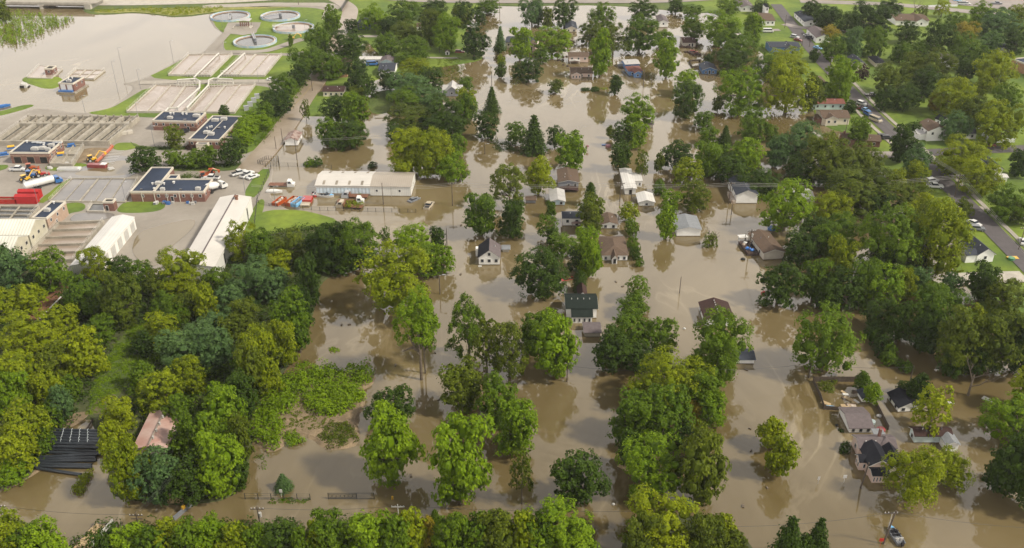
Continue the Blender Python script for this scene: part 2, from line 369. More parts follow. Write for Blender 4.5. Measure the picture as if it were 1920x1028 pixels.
def rel(px, py, l):
    dx, dy = px-l[0], (py-l[1])*1.3
    if abs(dx) > abs(dy): return 'left of' if dx < 0 else 'right of'
    return 'behind' if dy < 0 else 'in front of'
def place_label(base, px, py):
    L = sorted(LM, key=lambda l: math.hypot(px-l[0], 1.3*(py-l[1])))
    L = [l for l in L if math.hypot(px-l[0], py-l[1]) > 6][:7]
    opts = [f"{base} {rel(px,py,l)} {l[2]}" for l in L[:3]]
    for i in range(len(L)):
        for j in range(i+1, len(L)):
            opts.append(f"{base}, {rel(px,py,L[i])} {L[i][2]} and {rel(px,py,L[j])} {L[j][2]}")
    for o in opts:
        if o not in USED and len(o.split()) <= 16: USED[o] = 1; return o
    for i in range(len(L)):
        for r in (' closer', ' farther', ' lower', ' higher'):
            o = f"{base}, the{r} one {rel(px,py,L[i])} {L[i][2]}"
            if o not in USED and len(o.split()) <= 16: USED[o] = 1; return o
    return opts[0]
HAZE = 0.00007
# ------------------------------------------------------------------ ground, water, land
b = MB(); b.v = [(-2600,-300,-1.5),(2600,-300,-1.5),(2600,4500,-1.5),(-2600,4500,-1.5)]; b.f = [(0,1,2,3)]
setp(b.build('ground', W['dirt']), kind='structure')
b = MB(); b.v = [(-2600,-300,0),(2600,-300,0),(2600,4500,0),(-2600,4500,0)]; b.f = [(0,1,2,3)]
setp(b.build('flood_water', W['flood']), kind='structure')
sheet('yard_pavement', [(-60,238),(0,226),(60,203),(100,206),(150,214),(200,207),(232,188),(258,160),(225,157),(262,152),(312,127),(350,104),(385,99),(410,72),(422,60),(405,54),(396,38),(392,25),(440,17),(520,11),(600,6),(650,10),(645,40),(600,110),(560,170),(520,240),(472,300),(500,318),(512,316),(495,380),(620,420),(600,450),(480,520),(300,545),(100,520),(-60,500)], W['pave'], z=.25, jit=.3)
zz = [.254]
def lay(name, px, m, crop='Z', jit=.2, smooth=2, skirt=0):
    zz[0] += .0045; return sheet(name, px, W[m], z=zz[0], skirt=skirt, smooth=smooth, jit=jit, crop=crop)
lay('lawn', [(394,24),(430,18),(520,13),(610,15),(622,35),(600,60),(590,98),(480,101),(425,98),(418,85),(424,64),(404,52)], 'lawn')
lay('lawn', [(262,151),(315,127),(352,105),(592,102),(560,147),(540,151)], 'lawn')
lay('lawn', [(150,213),(205,205),(235,188),(285,158),(520,158),(505,190),(480,215),(430,224),(250,220)], 'lawn')
lay('lawn', [(214,272),(225,267),(255,268),(262,276),(235,283),(212,281)], 'lawn')
lay('lawn', [(228,382),(240,378),(305,378),(312,388),(295,397),(250,400),(215,398)], 'lawn')
lay('lawn', [(110,415),(128,400),(160,395),(160,380),(122,380),(105,400)], 'lawn')
lay('lawn', [(128,334),(136,339),(86,381),(66,380)], 'lawn', smooth=1)
lay('lawn', [(486,317),(511,317),(485,370),(452,370)], 'lawn', smooth=1)
lay('lawn', [(487,394),(560,393),(600,402),(640,414),(600,445),(480,450),(452,432)], 'lawn')
lay('lawn', [(484,372),(500,376),(482,425),(456,430)], 'lawn')
lay('lawn', [(-20,311),(18,308),(12,318),(-20,323)], 'lawn')
lay('lawn', [(80,319),(92,307),(120,304),(150,306),(176,310),(165,318),(120,321)], 'lawn')
lay('lawn', [(440,235),(505,195),(540,160),(560,120),(600,60),(628,18),(650,12),(590,150),(560,185),(515,250),(470,290),(420,290)], 'lawn')
lay('lawn', [(240,262),(258,275),(355,276),(350,282),(258,281)], 'meadow')
lay('hedge_verge', [(250,312),(345,312),(455,304),(452,318),(400,322),(250,318)], 'meadow')
lay('dug_earth', [(800,398),(1060,395),(1040,430),(940,540),(690,548),(760,470)], 'dirt', crop='B')
lay('wet_pavement', [(470,655),(700,600),(900,560),(1000,470),(1240,470),(1330,560),(1290,700),(700,700),(560,680)], 'wetpave', crop='B')
lay('puddle', [(700,640),(900,600),(1100,520),(1250,520),(1290,600),(1250,660),(1000,670),(760,668)], 'flood', crop='B')
lay('puddle', [(880,330),(1000,290),(1240,235),(1260,270),(1200,340),(1080,440),(1010,560),(900,520),(840,450)], 'flood', crop='D', jit=.5)
lay('wet_pavement', [(440,240),(500,200),(740,200),(730,235),(600,255),(470,262)], 'wetpave', crop='D')
lay('path', [(418,62),(428,42),(490,42),(480,62),(455,66)], 'pave', smooth=0)
lay('path', [(0,36),(250,30),(560,18),(640,22),(1000,20),(980,60),(900,160),(890,120),(935,55),(860,45),(620,42),(300,52),(0,64)], 'walk', crop='F', smooth=1)
ribbon('path', [(392,97),(425,62)], 5, W['pave'], .43)
ribbon('path', [(385,98),(440,97),(500,97),(545,80),(568,73)], 5.5, W['pave'], .435)
ribbon('path', [(262,155),(300,154),(400,152.5),(515,152)], 5, W['walk'], .44)
sheet('grass_spit', [(0,838),(150,792),(240,783),(235,795),(150,822),(0,862),(-100,870),(-100,840)], W['lawn'], crop='A')
sheet('grass_island', [(160,600),(205,570),(300,590),(420,570),(470,600),(440,650),(360,665),(250,635)], W['lawn'], crop='A', z=.2)
sheet('embankment', [(158,24),(160,12),(170,2),(250,-12),(640,-40),(665,6),(560,10),(440,11),(400,24),(330,32),(300,27),(250,22),(200,27)], W['meadow'], z=.3, jit=.8)
sheet('embankment_reeds', [(165,22),(230,17),(330,15),(420,14),(560,12),(520,16),(430,18),(395,24),(330,31),(300,27),(250,22),(200,26)], mat('yellowing_reeds', (.14,.15,.03), .95, .2, .1, col2=(.26,.25,.06), fine=.3, bump=.6), z=.36, skirt=0, jit=.8)
sheet('grass_bank', [(655,-40),(940,-40),(905,15),(862,40),(900,100),(905,112),(850,121),(800,128),(690,150),(640,176),(608,160),(628,110),(650,60)], W['lawn'], z=.22, jit=.8)
sheet('grass_bank', [(585,178),(615,168),(655,175),(662,215),(600,217),(552,216)], W['lawn'], z=.22, jit=.5)
sheet('sunken_lawn', [(690,178),(735,165),(738,185),(728,212),(695,214)], W['meadow'], z=.12, jit=.5)
sheet('grass_bank', [(860,-40),(870,7),(960,12),(1110,8),(1240,16),(1300,26),(1345,20),(1400,70),(1400,-40)], W['meadow'], z=.21, jit=.8)
sheet('pond', [(676,84),(690,78),(700,92),(713,104),(700,109),(676,106)], W['flood'], z=.235, skirt=0, jit=.4)
sheet('hillside_lawn', [(1255,-40),(1262,14),(1300,24),(1345,22),(1400,70),(1440,110),(1500,130),(1520,185),(1532,222),(1560,243),(1610,250),(1640,275),(1655,330),(1720,350),(1770,400),(1805,450),(1785,512),(1832,548),(1850,600),(1880,622),(1990,650),(2250,900),(2800,900),(2700,300),(2400,-60)], W['lawn'], z=.25, jit=.8)
sheet('woodland_floor', [(-60,470),(100,512),(300,532),(420,492),(480,442),(600,425),(690,420),(692,500),(600,515),(585,580),(560,640),(525,700),(480,760),(465,830),(455,925),(340,945),(250,930),(205,920),(215,860),(195,830),(185,800),(170,775),(110,800),(70,870),(40,900),(-60,930)], W['floor'], z=.34, jit=1.)
sheet('clearing', [(180,700),(215,650),(240,615),(300,600),(312,650),(270,690),(225,735),(205,775),(165,778),(170,740)], W['meadow'], z=.37, skirt=0, jit=.6)
sheet('muddy_track', [(165,778),(205,775),(222,745),(208,735),(180,748)], mat('track_mud', (.10,.085,.04), .8, .2, .3), z=.38, skirt=0, jit=.3)
for i, p in enumerate(([(130,1030),(185,990),(560,982),(570,1100),(120,1100)], [(572,1010),(640,978),(1110,985),(1130,1100),(572,1100)], [(-60,968),(90,985),(125,1100),(-60,1100)], [(1170,990),(1250,960),(1400,990),(1420,1100),(1170,1100)])):
    sheet('woodland_floor', p, W['floor'], z=.2, jit=.6)
sheet('dirt_island', [(500,735),(530,712),(600,697),(690,696),(700,712),(672,730),(682,745),(662,790),(672,830),(615,840),(585,812),(530,812),(520,845),(482,830),(472,790),(482,752)], W['dirt'], z=.45, jit=.5)
sheet('muddy_bank', [(0,925),(0,895),(60,870),(110,855),(60,890)], W['dirt'], z=.1, jit=.5)
sheet('muddy_bank', [(110,800),(120,780),(160,770),(170,778),(130,806)], W['dirt'], z=.37, skirt=0)
# roads
ribbon('flooded_road', [(462,322),(505,275),(540,230),(568,185),(594,150),(620,108),(644,60),(660,18),(645,6),(620,-6)], 9, W['mud'], .445, thick=.9)
ribbon('highway', [(-200,-2),(100,1),(210,4),(330,2),(460,-2),(620,-14)], 18, W['conc2'], .46)
ribbon('highway', [(640,-14),(760,-2),(880,1),(1060,0.5),(1250,1),(1400,-10)], 14, W['asphl'], .46)
RP = [(1455,8),(1480,40),(1512,80),(1545,120),(1575,150),(1610,188),(1650,228),(1700,272),(1770,340),(1832,402),(1900,470),(1975,545),(2200,770)]
ribbon('street', RP, 6.6, W['asph'], .40)
ribbon('sidewalk', RP[4:], 1.5, W['walk'], .45, off=-5.2, thick=.15)
ribbon('sidewalk', RP[5:8], 1.5, W['walk'], .455, off=5.2, thick=.15)
ribbon('street', [(1470,45),(1500,52),(1560,55),(1600,58)], 5.5, W['asphl'], .405)
ribbon('street', [(1560,290),(1620,291),(1700,289)], 6, W['asphl'], .395)
ribbon('street', [(1700,289),(1780,284),(1850,281),(1990,276)], 6.5, W['asph'], .41)
ribbon('driveway', [(1750,526),(1850,520),(1922,519)], 6.5, W['conc2'], .39)
ribbon('driveway', [(1800,384),(1820,389),(1845,394)], 5, W['walk'], .392)
ribbon('driveway', [(1430,57),(1462,56)], 4, W['asphl'], .392)
ribbon('roadside_street', [(1500,2),(1620,6),(1700,10),(1820,22),(1990,40)], 9, W['asphl'], .415)
sheet('parking_lot', [(1780,-40),(1780,8),(1850,14),(1990,30),(1990,-40)], W['asphl'], z=.43, skirt=0, smooth=0)
ribbon('path', [(672,68),(712,68)], 4, W['walk'], .40)
ribbon('path', [(800,108),(860,109)], 2.2, W['walk'], .40)
ribbon('path', [(703,219),(728,219)], 2.4, W['walk'], .25, thick=.2)
for k in range(9):     # painted bays beside the dug earth
    x = 1000+k*22; b = MB(); p = G(*c2('B', (975+k*9, 548-k*15)), 0); 
    q = G(*c2('B', (1095+k*13, 556-k*15)), 0)
    d = (q-p).normalized(); r = Vector((-d.y, d.x, 0))*.1
    b.v = [tuple(p-r+Vector((0,0,.425))), tuple(q-r+Vector((0,0,.425))), tuple(q+r+Vector((0,0,.425))), tuple(p+r+Vector((0,0,.425)))]; b.f = [(0,1,2,3)]
    setp(b.build('bay_marking', W['paintw']), kind='structure')

# ------------------------------------------------------------------ foliage
def leafmat(name, c1, c2, trans=.22):
    m = bpy.data.materials.new(name); m.use_nodes = True; t = m.node_tree; b = t.nodes["Principled BSDF"]
    at = t.nodes.new("ShaderNodeAttribute"); at.attribute_name = 'v'
    oi = t.nodes.new("ShaderNodeObjectInfo")
    mixc = t.nodes.new("ShaderNodeMix"); mixc.data_type = 'RGBA'; mixc.inputs[6].default_value = (*c1, 1); mixc.inputs[7].default_value = (*c2, 1)
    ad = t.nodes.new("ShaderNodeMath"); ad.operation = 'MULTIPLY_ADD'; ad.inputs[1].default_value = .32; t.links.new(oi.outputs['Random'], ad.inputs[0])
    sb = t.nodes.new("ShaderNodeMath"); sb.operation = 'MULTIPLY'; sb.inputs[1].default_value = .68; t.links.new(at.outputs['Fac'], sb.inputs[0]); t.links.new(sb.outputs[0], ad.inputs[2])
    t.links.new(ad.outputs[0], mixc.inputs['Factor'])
    t.links.new(mixc.outputs[2], b.inputs['Base Color']); b.inputs['Roughness'].default_value = .6; b.inputs['Specular IOR Level'].default_value = .12
    tr = t.nodes.new("ShaderNodeBsdfTranslucent"); hs = t.nodes.new("ShaderNodeMix"); hs.data_type = 'RGBA'; hs.blend_type = 'MULTIPLY'
    hs.inputs['Factor'].default_value = 1; hs.inputs[7].default_value = (1.6, 1.6, .4, 1); t.links.new(mixc.outputs[2], hs.inputs[6])
    t.links.new(hs.outputs[2], tr.inputs[0]); ms = t.nodes.new("ShaderNodeMixShader"); ms.inputs[0].default_value = trans
    t.links.new(b.outputs[0], ms.inputs[1]); t.links.new(tr.outputs[0], ms.inputs[2]); t.links.new(ms.outputs[0], t.nodes['Material Output'].inputs[0])
    return m
LF = dict(dk=leafmat('deep_green_foliage', (.013,.031,.003), (.060,.104,.007)),
    md=leafmat('mid_green_foliage', (.032,.068,.002), (.120,.188,.007)),
    yl=leafmat('yellow_green_foliage', (.070,.105,.001), (.235,.275,.004)),
    lm=leafmat('lime_green_foliage', (.056,.110,.002), (.185,.275,.006)),
    bl=leafmat('blue_green_foliage', (.038,.078,.024), (.110,.185,.052)),
    ol=leafmat('olive_green_foliage', (.036,.058,.004), (.125,.158,.008)),
    au=leafmat('golden_foliage', (.13,.11,.010), (.30,.24,.015)),
    pu=leafmat('purple_brown_foliage', (.035,.02,.018), (.08,.045,.035)))
def leaf_mesh(name, P, N, size, V, core=None, asp=.75):
    n = len(P); N = N/np.linalg.norm(N, axis=1)[:, None]
    rv = RNG.normal(size=(n, 3)); T = np.cross(N, rv); T /= np.linalg.norm(T, axis=1)[:, None]; B = np.cross(N, T)
    s = size*RNG.uniform(.6, 1.3, n)[:, None]
    q = np.stack([P-T*s, P-B*s*asp+N*s*.12, P+T*s, P+B*s*asp+N*s*.12], 1).reshape(-1, 3)
    F = np.arange(4*n).reshape(n, 4); vv = V
    verts = q; faces = [tuple(r) for r in F]
    if core is not None:
        cv, cf = core; o = len(verts); verts = np.vstack([verts, cv]); faces += [tuple(o+i for i in f) for f in cf]; vv = np.concatenate([vv, np.full(len(cf), .1)])  # core closes gaps; its dark tone paints the shade inside the crown
    me = bpy.data.meshes.new(name); me.from_pydata(verts.tolist(), [], faces)
    a = me.attributes.new('v', 'FLOAT', 'FACE'); a.data.foreach_set('value', vv.astype(np.float32)); me.materials.append(LF['md'])
    return me
def dirs(n): d = RNG.normal(size=(n, 3)); return d/np.linalg.norm(d, axis=1)[:, None]
def crown(kind, nleaf, size, seed, ez=1.0):
    global RNG; RNG = np.random.default_rng(seed); rd = random.Random(seed)
    nl = dict(b=19, o=17, w=14, u=7)[kind]; lobes = []
    for i in range(nl):
        t = rd.uniform(0, 6.283); z = -0.62+1.42*(i+.5)/nl; z += rd.uniform(-.1, .1)
        rr = math.sqrt(max(.05, 1-(z*.95)**2))*rd.uniform(.42, .74)
        t = i*2.399+rd.uniform(-.5, .5); r = rd.uniform(.20, .36)
        if kind == 'o': r = rd.uniform(.24, .38); rr *= rd.uniform(.7, 1.15); z *= 1.05
        if kind == 'u': z = rd.uniform(-.3, .3); rr = rd.uniform(.15, .6); r = rd.uniform(.35, .5)
        lobes.append((rr*math.cos(t), rr*math.sin(t), z*.78 if kind != 'o' else z*.85, r))
    if kind != 'o': lobes += [(0, 0, .1, .42), (0, 0, -.3, .42), (rd.uniform(-.2, .2), rd.uniform(-.2, .2), .62, .3)]
    if ez > 1: lobes = [(x*.97, y*.97, z*ez, r) for x, y, z, r in lobes]+[(rd.uniform(-.5,.5), rd.uniform(-.5,.5), rd.uniform(-1,1)*ez*.7, rd.uniform(.26,.38)) for _ in range(7)]+[(0,0,q*ez,.40) for q in (-.5,-.1,.35)]
    L = np.array(lobes); subs = []
    for x, y, z, r in lobes:
        k = max(5, int(60*r*r/.16)*(1 if nleaf > 2500 else .5).__ceil__()//2)
        D = dirs(k)
        for d in D:
            if d[2] < -.55 and kind != 'w': continue
            subs.append((x+d[0]*r*.85, y+d[1]*r*.85, z+d[2]*r*.85, r*rd.uniform(.28, .45), rd.random()))
    S = np.array(subs)
    keep = np.ones(len(S), bool)
    for x, y, z, r in lobes: keep &= ~((np.linalg.norm(S[:, :3]-[x, y, z], axis=1)) < r*.72)
    S = S[keep]
    pr = S[:, 3]**2; idx = RNG.choice(len(S), int(nleaf*1.35), p=pr/pr.sum()); D = dirs(len(idx))
    D[:, 2] = np.where(D[:, 2] < -.2, -D[:, 2]*.8, D[:, 2]); D /= np.linalg.norm(D, axis=1)[:, None]
    P = S[idx, :3]+D*S[idx, 3:4]*np.where(RNG.random(len(idx)) < .16, RNG.uniform(1.1, 1.65, len(idx)), RNG.uniform(.72, 1.12, len(idx)))[:, None]
    out = P/np.maximum(np.linalg.norm(P, axis=1)[:, None], .01)
    if kind == 'w':
        m = RNG.random(len(P)) < .45; P[m, 2] -= RNG.uniform(0, .35, m.sum())*np.clip(np.hypot(P[m, 0], P[m, 1]), 0, 1)
    deep = np.zeros(len(P), int)
    for x, y, z, r in lobes: deep += (np.linalg.norm(P-[x, y, z], axis=1) < r*.8)
    k = deep == 0
    P, D, out, idx = P[k], D[k], out[k], idx[k]
    N = D*.9+out*.35+RNG.normal(size=P.shape)*.38; N[:, 2] += .2
    V = np.clip(S[idx, 4]*.35+RNG.random(len(P))**1.5*.75, 0, 1)
    cv, cf = [], []
    hr = np.percentile(np.hypot(P[:, 0], P[:, 1]), 91); z0, z1 = np.percentile(P[:, 2], 1.5), np.percentile(P[:, 2], 98.5); zm, zs = (z0+z1)/2, (z1-z0)/2
    P = (P-[0, 0, zm])/[hr, hr, zs]; lobes = [(x/hr, y/hr, (z-zm)/zs, r/hr) for x, y, z, r in lobes]
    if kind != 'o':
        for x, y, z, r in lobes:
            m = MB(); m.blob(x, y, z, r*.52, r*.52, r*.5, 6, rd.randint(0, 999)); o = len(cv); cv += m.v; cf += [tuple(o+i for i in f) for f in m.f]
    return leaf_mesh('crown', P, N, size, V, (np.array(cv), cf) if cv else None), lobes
def conifer(nleaf, size, seed, layers=11, droop=.12, fill=.5, cyl=False):
    global RNG; RNG = np.random.default_rng(seed); rd = random.Random(seed); P, N, V = [], [], []
    for i in range(layers):
        f = i/(layers-1); z = -1+1.95*f; r = (1-f)**.85*.96+.05
        if cyl: r = .95*math.sqrt(max(.03, 1-(abs(f-.38)/.64)**2.2))
        nb = max(5, int(6+11*r))
        for b_ in range(nb):
            t = 2*math.pi*(b_+rd.random()*.7)/nb+i*.7; rl = r*rd.uniform(.78, 1.08); k = max(4, int(nleaf/layers/nb*(.35+1.3*r)))
            a = RNG.random(k)**.7; wd = .10+.05*rd.random()
            x = a*rl*math.cos(t)+RNG.normal(0, wd*.5, k); y = a*rl*math.sin(t)+RNG.normal(0, wd*.5, k)
            zz_ = z-droop*a*rl+RNG.normal(0, .035, k)+.06*(1-a)
            P.append(np.stack([x, y, zz_], 1)); n = np.stack([np.cos(t)*a*.8, np.sin(t)*a*.8, np.full(k, .7)], 1)+RNG.normal(size=(k, 3))*.4; N.append(n); V.append(np.clip(RNG.random(k)*.6+.3*a, 0, 1))
    m = MB(); n = 8; m.v = [(0, 0, .9)]+[(.45*fr*math.cos(k*math.pi/4), .45*fr*math.sin(k*math.pi/4), zc) for zc, fr in ((.1, .6), (-.9, 1.)) for k in range(n)]
    m.f = [(0, 1+k, 1+(k+1) % n) for k in range(n)]+[(1+k, 1+n+k, 1+n+(k+1) % n, 1+(k+1) % n) for k in range(n)]
    return leaf_mesh('crown', np.vstack(P), np.vstack(N), size, np.concatenate(V), (np.array(m.v), m.f))
PROTO = {}
for s in range(6): PROTO['bL', s] = crown('b', 9500, .036, 100+s)
for s in range(4): PROTO['tL', s] = crown('b', 11500, .036, 130+s, 1.55); PROTO['tM', s] = crown('b', 5200, .055, 230+s, 1.55)
for s in range(3): PROTO['tS', s] = crown('b', 2200, .085, 330+s, 1.5)
for s in range(5): PROTO['bM', s] = crown('b', 4200, .055, 200+s)
for s in range(4): PROTO['bS', s] = crown('b', 1700, .085, 300+s)
for s in range(3): PROTO['oL', s] = crown('o', 9500, .040, 400+s); PROTO['oS', s] = crown('o', 2200, .075, 450+s)
for s in range(2): PROTO['wL', s] = crown('w', 9500, .035, 500+s); PROTO['uS', s] = crown('u', 1500, .085, 550+s)
for s in range(3): PROTO['s', s] = (conifer(5200, .055, 600+s, layers=12+s, droop=.22), [])
for s in range(2): PROTO['c', s] = (conifer(4200, .06, 700+s, layers=16, droop=.05, cyl=True), [])
def trunk_mesh(seed, lobes, bare=False):
    rd = random.Random(seed); m = MB()
    # unit: z 0 at the ground, 1 at the crown's middle; x,y in crown radii
    m.tube([(0,0,-.1),(rd.uniform(-.03,.03),rd.uniform(-.03,.03),.45),(rd.uniform(-.06,.06),rd.uniform(-.06,.06),.85),(0,0,1.15)], [.075,.055,.04,.02], 7)
    for l in (lobes or [])[:9]:
        z0 = rd.uniform(.4, .8); m.tube([(0,0,z0),(l[0]*.45,l[1]*.45,z0+.25*(1+l[2]*.45-z0)+.05),(l[0],l[1],1+l[2]*.5)], [.032,.022,.008], 5)
    me = bpy.data.meshes.new('trunk'); me.from_pydata(m.v, [], m.f); me.materials.append(W['bark']); return me
TR = {k: trunk_mesh(i, v[1]) for i, (k, v) in enumerate(PROTO.items())}
def bare_mesh(seed):
    rd = random.Random(seed); m = MB()
    def br(p, d, L, r, dep):
        q = p+d*L*.5+Vector((rd.uniform(-.1,.1), rd.uniform(-.1,.1), 0))*L; e = q+(d+Vector((rd.uniform(-.3,.3), rd.uniform(-.3,.3), .15))).normalized()*L*.5
        m.tube([p, q, e], [r, r*.8, r*.5], 5)
        if dep: 
            for _ in range(3): br(q.lerp(e, rd.random()), (d+Vector((rd.uniform(-1,1), rd.uniform(-1,1), rd.uniform(-.1,.6)))).normalized(), L*.62, r*.5, dep-1)
    br(Vector((0,0,-.1)), Vector((0,0,1)), .7, .035, 3)
    return m
COLW = dict(dk='dark green', md='mid-green', yl='yellow-green', lm='bright lime-green', bl='blue-green', ol='olive-green', au='golden', pu='purple-brown')
COUNT = {}
TREES = []
def tree(cx, yt, yb, wd, typ='b', col='md', base=None):
    if wd < 10: wd = 10
    s = scale_at((yt+yb)/2, 4); Rr = wd/2/s; E = (yb-yt)/2/s
    p0 = G(cx, (yt+yb)/2, 5); dep = math.atan2(CAMH-5, math.hypot(p0.x, p0.y))
    sd, cd = math.sin(dep), math.cos(dep); q = E*E-(Rr*sd)**2
    hz = math.sqrt(max(q, .01))/cd; lo = .55 if typ != 'u' else .4
    hz = min(max(hz, lo*Rr), 2.6*Rr)
    gap = .2 if typ in 'uc' else .35+.05*hz
    if typ == 'o': gap = .8+.12*hz
    if typ == 's': gap = .3
    if typ == 'u': gap = -.45*hz
    hc = hz+gap
    if base: # trunk foot given: solve the crown's height from the foot
        g = G(base[0], base[1], 0); hc = 0
        best = min((abs(proj((g.x, g.y, h))[1]-(yt+yb)/2), h) for h in np.arange(2, 30, .1)); hc = best[1]; c = Vector((g.x, g.y, hc))
    else: c = G(cx, (yt+yb)/2, hc)
    pool = {'b': 'bL' if Rr > 6 else 'bM' if Rr > 3.4 else 'bS', 'o': 'oL' if Rr > 4.5 else 'oS', 'w': 'wL', 'u': 'uS', 's': 's', 'c': 'c'}[typ]
    if typ == 'b' and hz > 1.22*Rr: pool = 't'+pool[1]
    ks = [k for k in PROTO if k[0] == pool]; k = random.choice(ks)
    nm = dict(b='broadleaf_tree', o='open_crowned_tree', w='willow_tree', u='bush', s='spruce_tree', c='columnar_evergreen')[typ]
    if typ == 'b' and Rr < 4.6: nm = 'small_broadleaf_tree'
    sz = 'large' if wd > 85 else 'small' if wd < 42 else 'mid-sized'
    if typ == 'b': base_l = f"{sz} {COLW[col]} {'rounded' if hz < 1.15*Rr else 'tall'} tree"
    elif typ == 'o': base_l = f"{sz} {COLW[col]} airy tree"
    elif typ == 'w': base_l = f"{sz} {COLW[col]} drooping tree"
    elif typ == 'u': base_l = f"{'low' if hz<Rr else 'round'} {COLW[col]} bush"
    elif typ == 's': base_l = f"{COLW[col]} pointed spruce"
    else: base_l = f"{COLW[col]} dense cone-shaped tree"
    g = dict(b='broadleaf trees standing in and around the flood', o='airy open trees', w='drooping willows', u='bushes standing in the flood', s='spruces', c='cone-shaped evergreens')[typ]
    if nm[0:5] == 'small': g = 'smaller broadleaf trees between the houses'
    rz = random.uniform(0, 6.28)
    t = thing(nm, (c.x, c.y, 0), rz, place_label(base_l, cx, (yt+yb)/2), ('bush' if typ == 'u' else 'small tree' if nm[0:5] == 'small' else 'tree'), g)
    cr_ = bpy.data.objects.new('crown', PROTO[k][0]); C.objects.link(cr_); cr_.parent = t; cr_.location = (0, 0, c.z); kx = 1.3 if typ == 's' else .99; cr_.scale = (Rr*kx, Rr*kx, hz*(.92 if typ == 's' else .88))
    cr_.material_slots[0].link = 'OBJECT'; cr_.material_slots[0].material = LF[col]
    tk = bpy.data.objects.new('trunk', TR[k]); C.objects.link(tk); tk.parent = t; tk.location = (0, 0, 0 if base else -.1); tr_ = min(Rr, hz*1.1)
    tk.scale = (Rr, Rr, c.z); TREES.append((cx, yt, yb, wd))
    return t
